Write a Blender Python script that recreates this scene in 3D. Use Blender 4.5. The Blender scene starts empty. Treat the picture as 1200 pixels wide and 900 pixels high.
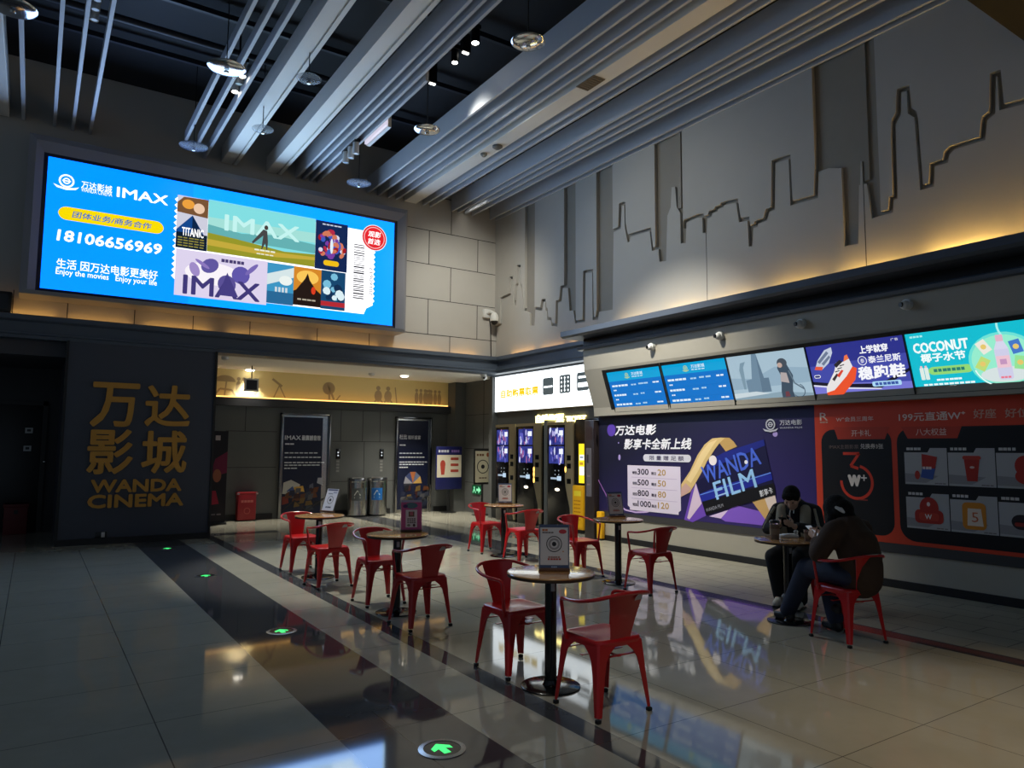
import bpy, bmesh, math, random
from mathutils import Vector, Matrix
random.seed(7)
PI = math.pi
scene = bpy.context.scene
COL = scene.collection

# ---------------------------------------------------------------- camera model
FPX = 843.1464
YAW, PITCH, ROLL = math.radians(33.5118), math.radians(5.21057), math.radians(0.37131)
CAMH = 1.58
CAMP = Vector((0, 0, CAMH))
_f = Vector((math.sin(YAW)*math.cos(PITCH), math.cos(YAW)*math.cos(PITCH), math.sin(PITCH)))
_r0 = Vector((math.cos(YAW), -math.sin(YAW), 0)); _u0 = _r0.cross(_f)
_r = math.cos(ROLL)*_r0 + math.sin(ROLL)*_u0
_u = -math.sin(ROLL)*_r0 + math.cos(ROLL)*_u0
def ray(px, py): return _r*((px-600)/FPX) - _u*((py-450)/FPX) + _f
def on_z(px, py, z=0.0):
    d = ray(px, py); return CAMP + d*((z-CAMH)/d.z)
def on_x(px, py, x):
    d = ray(px, py); return CAMP + d*(x/d.x)
def on_y(px, py, y):
    d = ray(px, py); return CAMP + d*(y/d.y)
def on_plane(px, py, o, n):
    d = ray(px, py); return CAMP + d*((o-CAMP).dot(n)/d.dot(n))

cam_d = bpy.data.cameras.new('camera'); cam = bpy.data.objects.new('camera', cam_d); COL.objects.link(cam)
cam_d.sensor_fit = 'HORIZONTAL'; cam_d.sensor_width = 36; cam_d.lens = FPX/1200*36
cam_d.clip_start = .05; cam_d.clip_end = 100
M = Matrix.Identity(4)
for i in range(3):
    M[i][0] = _r[i]; M[i][1] = _u[i]; M[i][2] = -_f[i]; M[i][3] = CAMP[i]
cam.matrix_world = M
scene.camera = cam

# ---------------------------------------------------------------- materials
def lin(c):
    c = c/255.0
    return c/12.92 if c <= .04045 else ((c+.055)/1.055)**2.4
def L3(rgb): return (lin(rgb[0]), lin(rgb[1]), lin(rgb[2]), 1)
MATS = {}
def mat(name, rgb, rough=.5, metal=0.0, emit=0.0, noise=0.0, nscale=6.0, bump=0.0, spec=.5, alpha=1.0, trans=0.0, coat=0.0):
    if name in MATS: return MATS[name]
    m = bpy.data.materials.new(name); m.use_nodes = True
    nt = m.node_tree; b = nt.nodes['Principled BSDF']
    col = L3(rgb)
    if emit:
        b.inputs['Base Color'].default_value = (0.01, .01, .01, 1)
        b.inputs['Emission Color'].default_value = col
        b.inputs['Emission Strength'].default_value = emit
    else:
        b.inputs['Base Color'].default_value = col
    b.inputs['Roughness'].default_value = rough
    b.inputs['Metallic'].default_value = metal
    b.inputs['Specular IOR Level'].default_value = spec
    if coat: b.inputs['Coat Weight'].default_value = coat; b.inputs['Coat Roughness'].default_value = .08
    if trans: b.inputs['Transmission Weight'].default_value = trans
    if alpha < 1: b.inputs['Alpha'].default_value = alpha
    if noise or bump:
        tc = nt.nodes.new('ShaderNodeTexCoord')
        nz = nt.nodes.new('ShaderNodeTexNoise'); nz.inputs['Scale'].default_value = nscale; nz.inputs['Detail'].default_value = 4
        nt.links.new(tc.outputs['Object'], nz.inputs['Vector'])
        if noise and not emit:
            mx = nt.nodes.new('ShaderNodeMix'); mx.data_type = 'RGBA'
            mx.inputs['A'].default_value = [c*(1-noise) for c in col[:3]]+[1]
            mx.inputs['B'].default_value = [min(1, c*(1+noise)) for c in col[:3]]+[1]
            nt.links.new(nz.outputs['Fac'], mx.inputs['Factor'])
            nt.links.new(mx.outputs['Result'], b.inputs['Base Color'])
        if bump:
            bp = nt.nodes.new('ShaderNodeBump'); bp.inputs['Strength'].default_value = bump; bp.inputs['Distance'].default_value = .01
            nt.links.new(nz.outputs['Fac'], bp.inputs['Height']); nt.links.new(bp.outputs['Normal'], b.inputs['Normal'])
    MATS[name] = m
    return m
def E(rgb, s=1.0):       # a lit pixel colour of a screen or light box
    return mat('lit_%d_%d_%d_%d' % (*rgb, int(s*100)), rgb, rough=.25, emit=s, spec=.3)
def P(rgb):              # printed ink
    return mat('ink_%d_%d_%d' % rgb, rgb, rough=.42, spec=.35)

# ---------------------------------------------------------------- mesh builder
class MB:
    def __init__(s): s.bm = bmesh.new(); s.mats = []; s.mi = 0
    def use(s, m):
        if m not in s.mats: s.mats.append(m)
        s.mi = s.mats.index(m); return s
    def face(s, vs):
        try:
            f = s.bm.faces.new(vs); f.material_index = s.mi; return f
        except ValueError: return None
    def poly(s, pts): return s.face([s.bm.verts.new(p) for p in pts])
    def box(s, x0, x1, y0, y1, z0, z1, bev=0.0, seg=2):
        v = [s.bm.verts.new(p) for p in ((x0,y0,z0),(x1,y0,z0),(x1,y1,z0),(x0,y1,z0),(x0,y0,z1),(x1,y0,z1),(x1,y1,z1),(x0,y1,z1))]
        fs = [s.face([v[i] for i in q]) for q in ((0,3,2,1),(4,5,6,7),(0,1,5,4),(1,2,6,5),(2,3,7,6),(3,0,4,7))]
        if bev:
            es = list({e for f in fs for e in f.edges})
            r = bmesh.ops.bevel(s.bm, geom=es, offset=bev, segments=seg, affect='EDGES', profile=.5)
            for f in r['faces']: f.material_index = s.mi
        return s
    def obox(s, mtx, sx, sy, sz, bev=0.0):      # box centred at the origin of mtx
        n0 = len(s.bm.verts); s.bm.verts.ensure_lookup_table()
        old = set(s.bm.verts)
        s.box(-sx/2, sx/2, -sy/2, sy/2, -sz/2, sz/2, bev)
        for v in s.bm.verts:
            if v not in old: v.co = mtx @ v.co
        return s
    def prism(s, poly, axis, a, b):              # extrude a closed 2D outline; axis x: (y,z), y: (x,z), z: (x,y)
        def p3(p, t):
            return {'x': (t, p[0], p[1]), 'y': (p[0], t, p[1]), 'z': (p[0], p[1], t)}[axis]
        A = [s.bm.verts.new(p3(p, a)) for p in poly]; B = [s.bm.verts.new(p3(p, b)) for p in poly]
        n = len(poly)
        s.face(A[::-1]); s.face(B)
        for i in range(n): s.face([A[i], A[(i+1) % n], B[(i+1) % n], B[i]])
        return s
    def ring(s, c, ax, r, seg, ux=None):
        ax = Vector(ax).normalized()
        ux = Vector(ux) if ux is not None else ax.orthogonal()
        ux = (ux - ax*ux.dot(ax)).normalized(); uy = ax.cross(ux)
        return [s.bm.verts.new(Vector(c)+ux*(r*math.cos(2*PI*i/seg))+uy*(r*math.sin(2*PI*i/seg))) for i in range(seg)]
    def bridge(s, A, B):
        n = len(A)
        for i in range(n): s.face([A[i], A[(i+1) % n], B[(i+1) % n], B[i]])
    def cyl(s, p0, p1, r0, r1=None, seg=20, cap=True):
        r1 = r0 if r1 is None else r1
        p0, p1 = Vector(p0), Vector(p1); ax = p1-p0; ux = ax.orthogonal()
        A = s.ring(p0, ax, r0, seg, ux); B = s.ring(p1, ax, r1, seg, ux)
        s.bridge(A, B)
        if cap: s.face(A[::-1]); s.face(B)
        return s
    def tube(s, pts, r, seg=10, closed=False):
        pts = [Vector(p) for p in pts]; n = len(pts); prev = None; first = None; ux = None
        for i, p in enumerate(pts):
            if closed: t = pts[(i+1) % n]-pts[i-1]
            else: t = pts[min(i+1, n-1)]-pts[max(i-1, 0)]
            if ux is None: ux = t.orthogonal().normalized()
            else: ux = ux - t.normalized()*ux.dot(t.normalized())
            rr = r[i] if isinstance(r, (list, tuple)) else r
            R = s.ring(p, t, rr, seg, ux)
            if prev: s.bridge(prev, R)
            else: first = R
            prev = R
        if closed: s.bridge(prev, first)
        else: s.face(first[::-1]); s.face(prev)
        return s
    def lathe(s, prof, c=(0,0,0), seg=32, cap=True):   # prof: (r, z) from bottom to top about a vertical axis
        c = Vector(c); prev = None
        for k, (r, z) in enumerate(prof):
            if r < 1e-5:
                R = [s.bm.verts.new(c+Vector((0,0,z)))]
            else:
                R = [s.bm.verts.new(c+Vector((r*math.cos(2*PI*i/seg), r*math.sin(2*PI*i/seg), z))) for i in range(seg)]
            if prev is not None:
                if len(prev) == 1 and len(R) > 1:
                    for i in range(seg): s.face([prev[0], R[(i+1) % seg], R[i]])
                elif len(R) == 1 and len(prev) > 1:
                    for i in range(seg): s.face([prev[i], prev[(i+1) % seg], R[0]])
                elif len(R) > 1: s.bridge(prev, R)
            elif cap and len(R) > 1: s.face(R[::-1])
            prev = R
        if cap and len(prev) > 1: s.face(prev)
        return s
    def sphere(s, c, rx, ry=None, rz=None, u=16, v=10, mtx=None):
        ry = rx if ry is None else ry; rz = rx if rz is None else rz
        m = Matrix.Translation(Vector(c)) @ (mtx or Matrix.Identity(4)) @ Matrix.Diagonal((rx, ry, rz, 1))
        r = bmesh.ops.create_uvsphere(s.bm, u_segments=u, v_segments=v, radius=1, matrix=m)
        for f in {f for w in r['verts'] for f in w.link_faces}: f.material_index = s.mi
        return s
    def loft(s, secs, cap=True):
        prev = None; first = None
        for sec in secs:
            R = [s.bm.verts.new(p) for p in sec]
            if prev: s.bridge(prev, R)
            else: first = R
            prev = R
        if cap: s.face(first[::-1]); s.face(prev)
        return s
    def add_mesh(s, me, mtx=None):
        off = len(s.bm.verts); mtx = mtx or Matrix.Identity(4)
        vs = [s.bm.verts.new(mtx @ v.co) for v in me.vertices]
        for p in me.polygons: s.face([vs[i] for i in p.vertices])
        return s
    def build(s, name, parent=None, smooth=35, origin=None):
        bm = s.bm
        bmesh.ops.recalc_face_normals(bm, faces=[f for f in bm.faces if any(len(e.link_faces) > 1 for e in f.edges)])
        if parent is not None: o0 = parent.location.copy() if parent.parent is None else parent.parent.location + parent.location
        elif origin is not None: o0 = Vector(origin)
        else:
            xs = [v.co.x for v in bm.verts]; ys = [v.co.y for v in bm.verts]; zs = [v.co.z for v in bm.verts]
            o0 = Vector(((min(xs)+max(xs))/2, (min(ys)+max(ys))/2, min(zs)))
        for v in bm.verts: v.co -= o0
        me = bpy.data.meshes.new(name); bm.to_mesh(me); bm.free()
        for m in s.mats: me.materials.append(m)
        if smooth:
            for p in me.polygons: p.use_smooth = True
            me.set_sharp_from_angle(angle=math.radians(smooth))
        o = bpy.data.objects.new(name, me); COL.objects.link(o)
        if parent is not None: o.parent = parent
        else: o.location = o0
        return o

def tag(o, label=None, cat=None, group=None, kind=None):
    if label: o['label'] = label
    if cat: o['category'] = cat
    if group: o['group'] = group
    if kind: o['kind'] = kind
    return o
def thing(name, loc, label, cat, group=None):
    o = bpy.data.objects.new(name, None); COL.objects.link(o); o.location = loc; o.empty_display_size = .1
    return tag(o, label, cat, group)
def struct(o): o['kind'] = 'structure'; return o
def copy_tree(o, parent=None):
    c = o.copy(); COL.objects.link(c)
    if parent is not None: c.parent = parent
    for ch in o.children: copy_tree(ch, c)
    return c

# ---------------------------------------------------------------- lettering
_tc = {}
def text_mesh(s, bold=0.0, res=2):
    k = (s, bold, res)
    if k in _tc: return _tc[k]
    cu = bpy.data.curves.new('t', 'FONT'); cu.body = s; cu.size = 1; cu.offset = bold; cu.resolution_u = res
    cu.fill_mode = 'FRONT'
    ob = bpy.data.objects.new('t', cu); COL.objects.link(ob)
    dg = bpy.context.evaluated_depsgraph_get(); dg.update()
    me = bpy.data.meshes.new_from_object(ob.evaluated_get(dg))
    vs = [(v.co.x, v.co.y) for v in me.vertices]; fs = [tuple(p.vertices) for p in me.polygons]
    bpy.data.objects.remove(ob); bpy.data.curves.remove(cu); bpy.data.meshes.remove(me)
    if not vs: vs = [(0, 0)]
    x0 = min(v[0] for v in vs); x1 = max(v[0] for v in vs); y0 = min(v[1] for v in vs); y1 = max(v[1] for v in vs)
    vs = [((v[0]-x0)/max(1e-6, x1-x0), (v[1]-y0)/max(1e-6, y1-y0)) for v in vs]
    _tc[k] = (vs, fs); return _tc[k]

class G:
    """Flat artwork on a real plane (poster, screen, sheet). u runs right as the viewer sees it, v up, n to the viewer."""
    def __init__(s, o, u, v, mb=None, step=.0012):
        s.o = Vector(o); s.u = Vector(u).normalized(); s.v = Vector(v).normalized(); s.n = s.u.cross(s.v); s.mb = mb or MB(); s.k = 0; s.step = step; s.c = 0; s.dn = 0.0
    def uv(s, px, py):
        p = on_plane(px, py, s.o, s.n)-s.o; return (p.dot(s.u), p.dot(s.v))
    def at(s, u, v, h=None):
        return s.o + s.u*u + s.v*v + s.n*((s.k*s.step+s.dn) if h is None else h)
    def lay(s, m, layer=None):
        s.mb.use(m); s.k = s.k+1 if layer is None else layer; s.c += 1; s.dn = (s.c % 40)*s.step*.016; return s
    def poly(s, m, pts, layer=None):
        s.lay(m, layer); s.mb.poly([s.at(*p) for p in pts]); return s
    def ppx(s, m, pts, layer=None): return s.poly(m, [s.uv(*p) for p in pts], layer)
    def rect(s, m, u0, v0, u1, v1, layer=None): return s.poly(m, [(u0, v0), (u1, v0), (u1, v1), (u0, v1)], layer)
    def rpx(s, m, tl, br, layer=None):
        a = s.uv(*tl); b = s.uv(*br); return s.rect(m, a[0], b[1], b[0], a[1], layer)
    def rrect(s, m, u0, v0, u1, v1, r, layer=None, seg=6):
        pts = []
        for cx, cy, a0 in ((u1-r, v1-r, 0), (u0+r, v1-r, PI/2), (u0+r, v0+r, PI), (u1-r, v0+r, 1.5*PI)):
            for i in range(seg+1): a = a0+PI/2*i/seg; pts.append((cx+r*math.cos(a), cy+r*math.sin(a)))
        return s.poly(m, pts, layer)
    def rrpx(s, m, tl, br, r, layer=None):
        a = s.uv(*tl); b = s.uv(*br); r = min(r, abs(b[0]-a[0])*.499, abs(a[1]-b[1])*.499); return s.rrect(m, a[0], b[1], b[0], a[1], r, layer)
    def ell(s, m, cu, cv, ru, rv=None, rot=0, seg=28, layer=None, a0=0, a1=2*PI):
        rv = ru if rv is None else rv; pts = []
        for i in range(seg):
            a = a0+(a1-a0)*i/(seg if a1-a0 > 6.2 else seg-1); x, y = ru*math.cos(a), rv*math.sin(a)
            pts.append((cu+x*math.cos(rot)-y*math.sin(rot), cv+x*math.sin(rot)+y*math.cos(rot)))
        return s.poly(m, pts, layer)
    def arc(s, m, cu, cv, r, w, a0=0, a1=2*PI, seg=32, layer=None):
        s.lay(m, layer); prev = None
        for i in range(seg+1):
            a = a0+(a1-a0)*i/seg
            q = [s.mb.bm.verts.new(s.at(cu+(r+d)*math.cos(a), cv+(r+d)*math.sin(a))) for d in (-w/2, w/2)]
            if prev: s.mb.face([prev[0], prev[1], q[1], q[0]])
            prev = q
        return s
    def line(s, m, pts, w, layer=None):
        s.lay(m, layer)
        for (a, b) in zip(pts, pts[1:]):
            d = Vector((b[0]-a[0], b[1]-a[1])); n = Vector((-d.y, d.x)).normalized()*(w/2)
            s.mb.poly([s.at(a[0]-n.x, a[1]-n.y), s.at(b[0]-n.x, b[1]-n.y), s.at(b[0]+n.x, b[1]+n.y), s.at(a[0]+n.x, a[1]+n.y)])
        return s
    def text(s, m, t, u0, v0, u1, v1, bold=0.0, slant=0.0, rot=0.0, layer=None, depth=0.0, res=2):
        s.lay(m, layer); vs, fs = text_mesh(t, 0.0, res)
        bo = bold*.62*abs(v1-v0); cu, cv = (u0+u1)/2, (v0+v1)/2
        w, h = u1-u0-2*bo, v1-v0-2*bo
        if bold:                                            # heavy weight: overlapping copies of the outline
            dirs = [(math.cos(2*PI*i/8)*bo, math.sin(2*PI*i/8)*bo) for i in range(8)] if bold >= .03 else [(-bo, -bo), (bo, -bo), (bo, bo), (-bo, bo)]
        else: dirs = [(0, 0)]
        for i, (du, dv) in enumerate(dirs): s.dn = i*s.step*.1; s._glyphs(vs, fs, cu+du, cv+dv, w, h, slant, rot, depth)
        return s
    def _glyphs(s, vs, fs, cu, cv, w, h, slant, rot, depth):
        out = []
        for x, y in vs:
            a = (x-.5)*w + slant*(y-.5)*h; b = (y-.5)*h
            out.append((cu+a*math.cos(rot)-b*math.sin(rot), cv+a*math.sin(rot)+b*math.cos(rot)))
        h0 = s.k*s.step+s.dn
        V = [s.mb.bm.verts.new(s.at(a, b, h0+depth)) for a, b in out]
        F = [s.mb.face([V[i] for i in f]) for f in fs]
        if depth:
            F = [f for f in F if f]
            bmesh.ops.remove_doubles(s.mb.bm, verts=V, dist=1e-5)
            F = [f for f in F if f.is_valid]
            es = {e for f in F for e in f.edges if sum(1 for q in e.link_faces if q in F) == 1}
            r = bmesh.ops.extrude_edge_only(s.mb.bm, edges=list(es))
            nv = [g for g in r['geom'] if isinstance(g, bmesh.types.BMVert)]
            for v in nv: v.co -= s.n*depth
            for g in r['geom']:
                if isinstance(g, bmesh.types.BMFace): g.material_index = s.mb.mi
        return s
    def tpx(s, m, t, bl, tr, **k):
        a = s.uv(*bl); b = s.uv(*tr); return s.text(m, t, a[0], a[1], b[0], b[1], **k)
    def dashes(s, m, u0, v0, u1, h, n=5, layer=None):       # a line of writing too small to read in the photograph
        s.lay(m, layer); L = u1-u0; x = u0; rnd = random.Random(int(abs(u0*1000+v0*777)))
        for i in range(n):
            w = L/n*(.72+.2*rnd.random()); s.mb.poly([s.at(x, v0), s.at(x+w, v0), s.at(x+w, v0+h), s.at(x, v0+h)]); x += L/n
        return s
    def logo(s, m, cu, cv, r):                              # round emblem over an open wing
        s.arc(m, cu, cv, r*.8, r*.22, seg=24); k = s.k
        s.arc(m, cu, cv, r*.35, r*.16, seg=16, layer=k)
        s.line(m, [(cu-r*.5, cv), (cu+r*.5, cv)], r*.14, layer=k)
        for sg in (-1, 1):
            s.poly(m, [(cu, cv-r*1.25), (cu+sg*r*1.1, cv-r*1.05), (cu+sg*r*1.5, cv-r*.6), (cu+sg*r*.9, cv-r*.82), (cu, cv-r*.98)], layer=k)
        return s
# ================================================================ THE SETTING
YB, XW = 14.0, 8.845            # back wall, skyline wall
m_panel = mat('wall_panel_beige', (174, 171, 165), rough=.6, noise=.04, nscale=3)
m_groove = mat('groove_dark', (38, 36, 36), rough=.8)
m_recess = mat('wall_recess_grey', (140, 134, 124), rough=.7, noise=.05)
m_band = mat('band_slate', (74, 84, 98), rough=.45)
m_char = mat('charcoal', (64, 70, 82), rough=.5)
m_black = mat('black_paint', (14, 14, 16), rough=.5)
m_dark = mat('dark_panel', (40, 41, 46), rough=.55, noise=.06)
m_grey = mat('corridor_panel_grey', (86, 88, 87), rough=.5, noise=.05)
m_cream = mat('fascia_beige', (150, 144, 132), rough=.6, noise=.04)
m_white = mat('white_plaster', (232, 230, 225), rough=.8)
m_steel = mat('brushed_steel', (180, 180, 178), rough=.22, metal=1)
m_chrome = mat('chrome', (220, 220, 215), rough=.06, metal=1)
m_whiteplastic = mat('white_plastic', (205, 205, 202), rough=.4)
m_blackplastic = mat('black_plastic', (18, 18, 20), rough=.35)

# ---- floor
def floor_material():
    m = bpy.data.materials.new('polished_floor_tiles'); m.use_nodes = True; nt = m.node_tree; N = nt.nodes; Lk = nt.links
    b = N['Principled BSDF']
    geo = N.new('ShaderNodeNewGeometry'); sp = N.new('ShaderNodeSeparateXYZ'); Lk.new(geo.outputs['Position'], sp.inputs[0])
    def mth(op, a, c, d=None):
        n = N.new('ShaderNodeMath'); n.operation = op
        for i, q in enumerate((a, c, d)):
            if q is None: continue
            if isinstance(q, (int, float)): n.inputs[i].default_value = q
            else: Lk.new(q, n.inputs[i])
        return n.outputs[0]
    X, Y = sp.outputs['X'], sp.outputs['Y']
    def between(v, a, c): return mth('MULTIPLY', mth('GREATER_THAN', v, a), mth('LESS_THAN', v, c))
    def seam(v, phase, period, w):
        q = mth('PINGPONG', mth('SUBTRACT', v, phase), period/2); return mth('LESS_THAN', q, w/2)
    def orr(*a):
        r = a[0]
        for q in a[1:]: r = mth('MAXIMUM', r, q)
        return r
    far = mth('GREATER_THAN', Y, 9.9)
    dark = orr(between(X, 1.475, 2.18), between(X, 2.62, 2.79), between(X, 6.21, 6.42), mth('MULTIPLY', between(X, 6.2, 6.85), far), mth('MULTIPLY', between(X, 7.32, 7.38), far),
               mth('MULTIPLY', between(Y, 13.9, 14.3), between(X, 2.7, 4.0)))
    small = mth('MULTIPLY', mth('GREATER_THAN', X, 6.42), mth('SUBTRACT', 1.0, far))
    seams_big = orr(mth('MULTIPLY', seam(X, .672, .805, .007), mth('LESS_THAN', X, 1.4)), mth('MULTIPLY', seam(X, 3.6, .81, .006), mth('GREATER_THAN', X, 2.8)), seam(Y, 4.722, .808, .006),
                    mth('MULTIPLY', between(X, 1.79, 1.797), 1.0))
    seams_big = mth('MULTIPLY', seams_big, mth('SUBTRACT', 1.0, small))
    row = mth('FLOOR', mth('DIVIDE', mth('SUBTRACT', X, 6.42), .3), 0)
    yo = mth('ADD', Y, mth('MULTIPLY', row, .2))
    seams_small = mth('MULTIPLY', orr(seam(X, 6.42, .3, .012), seam(yo, 0, .6, .012)), small)
    nz = N.new('ShaderNodeTexNoise'); nz.inputs['Scale'].default_value = 2.2; nz.inputs['Detail'].default_value = 8; nz.inputs['Roughness'].default_value = .65
    Lk.new(geo.outputs['Position'], nz.inputs['Vector'])
    def mix(fac, A, B):
        n = N.new('ShaderNodeMix'); n.data_type = 'RGBA'
        if isinstance(fac, (int, float)): n.inputs['Factor'].default_value = fac
        else: Lk.new(fac, n.inputs['Factor'])
        for k, q in (('A', A), ('B', B)):
            if isinstance(q, tuple): n.inputs[k].default_value = q
            else: Lk.new(q, n.inputs[k])
        return n.outputs['Result']
    beige = mix(nz.outputs['Fac'], L3((152, 149, 135)), L3((176, 172, 157)))
    dk = mix(nz.outputs['Fac'], L3((62, 63, 66)), L3((80, 81, 84)))
    sm = mix(nz.outputs['Fac'], L3((132, 127, 112)), L3((166, 160, 143)))
    c = mix(small, beige, sm); c = mix(dark, c, dk)
    c = mix(mth('MULTIPLY', seams_big, .75), c, L3((62, 58, 54))); c = mix(seams_small, c, L3((52, 48, 44)))
    Lk.new(c, b.inputs['Base Color'])
    ro = mth('ADD', mth('MULTIPLY', nz.outputs['Fac'], .03), .035)
    ro = mth('ADD', ro, mth('MULTIPLY', small, .3))
    Lk.new(ro, b.inputs['Roughness'])
    b.inputs['Specular IOR Level'].default_value = .38
    return m
mb = MB().use(floor_material()); mb.box(-7, 11, -6, 17.2, -.12, 0); struct(mb.build('floor', smooth=0))

# ---- ceiling slab, black, with dark ducts
mb = MB().use(mat('ceiling_black', (15, 18, 27), rough=.7, noise=.2, nscale=1.5)); mb.box(-7, 11, -6, 17.2, 8.0, 8.15); struct(mb.build('ceiling', smooth=0))
m_duct = mat('duct_dark', (22, 27, 40), rough=.5, noise=.15)
mb = MB().use(m_duct)
for y in (5.2, 7.3, 8.9, 10.6, 12.2): mb.box(-7, 9.3, y, y+.06, 7.80, 7.88)
struct(mb.build('trim_1', smooth=0))
mb = MB().use(m_duct); mb.cyl((-6, 11.1, 7.6), (4.0, 11.1, 7.6), .05, seg=14); o = mb.build('ceiling_pipe'); tag(o, 'long dark pipe crossing the open black ceiling', 'pipe')
mb = MB().use(mat('bulkhead_black', (5, 5, 6), rough=.9)); mb.box(4.2, 8.8, 1.6, 3.1, on_y(1200, 48, 3.1).z, 8.0); struct(mb.build('trim_2', smooth=0))

# ---- back wall, upper part, with panel joints cut as shallow grooves
w = MB().use(m_panel); w.box(-7, XW+.1, YB, YB+.2, 3.3, 8.0)
w.use(m_groove)
def gl(x0, z0, x1, z1, t=.014):
    if abs(x1-x0) > abs(z1-z0): w.box(min(x0,x1), max(x0,x1), YB-.003, YB+.01, z0-t/2, z0+t/2)
    else: w.box(x0-t/2, x0+t/2, YB-.003, YB+.01, min(z0,z1), max(z0,z1))
def bz(px, py): p = on_y(px, py, YB); return p.x, p.z
zs = [bz(540, 298)[1], bz(540, 340)[1], bz(540, 372)[1], bz(520, 262)[1]]
zl = [3.3, 4.08, 4.86, 5.64, 6.4, 7.2, 8.0]
for i, z in enumerate(zl[1:-1]): gl(6.3, z, XW, z)
for k, (z0, z1) in enumerate(zip(zl, zl[1:])):
    for x in ((7.05, 8.3) if k % 2 else (7.6,)): gl(x, z0, x, z1)
for x in (-.4, .35, 1.35, 2.3, 3.3, 4.6, 5.7): gl(x, 3.6, x, 4.1, .012)
struct(w.build('wall_back', smooth=0))

# ---- slate band under it (lip, face, foot) and its return along the right wall
def band_profile(d):     # (offset out from the wall, z)
    return [(0, 3.29), (d-.05, 3.29), (d-.05, 3.34), (d-.02, 3.35), (d-.02, 3.37), (d-.08, 3.38), (d-.08, 3.55), (d-.04, 3.57), (d, 3.58), (d, 3.66), (d-.03, 3.66), (d-.03, 3.62), (0, 3.62)]
b_ = MB().use(m_band)
secs = []
D = .4; D2 = .26
def corner(off, z): return (XW-(off-D+D2), YB-off, z)
b_.loft([[(-7, YB-o_, z) for o_, z in band_profile(D)], [corner(o_, z) if o_ > 0 else (XW, YB, z) for o_, z in band_profile(D)],
         [((XW-(o_-D+D2)) if o_ > 0 else XW, 9.9, z) for o_, z in band_profile(D)]])
struct(b_.build('trim_3', smooth=0))

# cove light strips hidden behind the lips
def cove(name, segs, colour, axis, pos, z):
    for (a, b, s) in segs:
        q = MB().use(mat('cove_%s_%d' % (name, int(s*10)), colour, emit=s))
        if axis == 'x': q.box(a, b, pos, pos+.05, z, z+.02)
        else: q.box(pos, pos+.05, a, b, z, z+.02)
        struct(q.build(name, smooth=0))
WARM = (255, 190, 100)
cove('trim_4', [(-.6, .2, 7), (.35, 1.3, 5), (1.5, 2.6, 6), (2.9, 4.3, 5), (4.5, 5.9, 6), (6.1, 7.4, 5), (7.6, 8.3, 7)], WARM, 'x', YB-.12, 3.66)
q = MB().use(m_black); q.box(-.7, 8.4, YB-.16, YB-.04, 3.62, 3.66); struct(q.build('trim_20', smooth=0))
cove('trim_5', [(10.3, 11.2, 6), (11.4, 12.2, 5), (12.4, 13.3, 7)], WARM, 'y', XW-.14, 3.66)
q = MB().use(m_black); q.box(XW-.16, XW-.07, 10.25, 13.4, 3.62, 3.66); struct(q.build('trim_21', smooth=0))

# ---- skyline wall (right, upper): backing, raised upper panels, raised skyline
def wy(px, py=330): return on_x(px, py, XW-.045)
SKY = [(583.3,416),(583.9,384),(588,381),(588.5,350.8),(598.5,346),(599,326.8),(600.4,326.8),(600.8,346),(602.6,358),(604.8,358),(606,336),(607.6,334),(608,313.4),(609.4,313.4),(609.8,336),(611,336),(614,364),(620.7,366.8),(621.2,381.5),(626.3,381.5),(627.4,362.8),(635.4,364),(637,353.5),(638.6,353.5),(639.4,364),(641,364),(641.5,374.8),(645.6,375.3),(646,381.5),(653.3,382.8),(654,354.8),(658,353.5),(659.4,337.5),(665.5,337.5),(667.4,364),(672,364),(674,378.8),(685.6,377.5),(686,320),(694,319.3),(694.6,374.8),(700.8,374.8),(702,365.5),(718,362.8),(719,272),(727.5,268),(728.5,240.8),(731.5,240.8),(732,265.4),(735.5,284),(737.8,283),(738.7,277.4),(756.8,272),(761.3,271),(764,294),(771.6,292),(772.7,306.6),(780.6,305.9),(782,253),(786,242.6),(787,219.5),(791,219),(793,242.6),(797,249.7),(797.5,285),(803.6,285),(804.7,260.4),(818,255),(823,255),(823.5,272.8),(828,272.8),(828.9,256),(834,254),(834.5,250),(841,248),(841.5,245),(848,243),(848.5,240.5),(862.6,237.5),(866,260.4),(876,258.6),(877.4,288.8),(881.6,288.8),(883,267.5),(888,265.5),(888.5,262),(899,258.6),(901.7,248),(908,246),(908.8,191),(924,186.4),(926.2,240.8),(958.6,232),(959.3,201.5),(971,196.9),(986,196.9),(986.7,289.5),(1006,285.5),(1006.6,217),(1008,217),(1008.4,189),(1010,189),(1010.4,215.5),(1016,215.5),(1021.5,256),(1046.6,249),(1047.3,234),(1052,232.6),(1049.5,145.5),(1055.7,134.6),(1056.2,108),(1062.5,106.6),(1063.8,133),(1071.5,137.8),(1078,223),(1094.6,218.6),(1095.4,195),(1111,190.6),(1112.6,181),(1118.8,175),(1154.6,164),(1156.8,141),(1166.4,133),(1166.8,89.5),(1168.4,89.5),(1169,130),(1200,122),(1230,112),(1232,60),(1262,50),(1266,130),(1330,110)]
XS = XW-.045
prof = [(on_x(px, py, XS).y, on_x(px, py, XS).z) for px, py in SKY]
prof[0] = (YB-.02, prof[0][1]); prof[1] = (YB-.06, prof[1][1])
yend = min(p[0] for p in prof)
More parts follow.
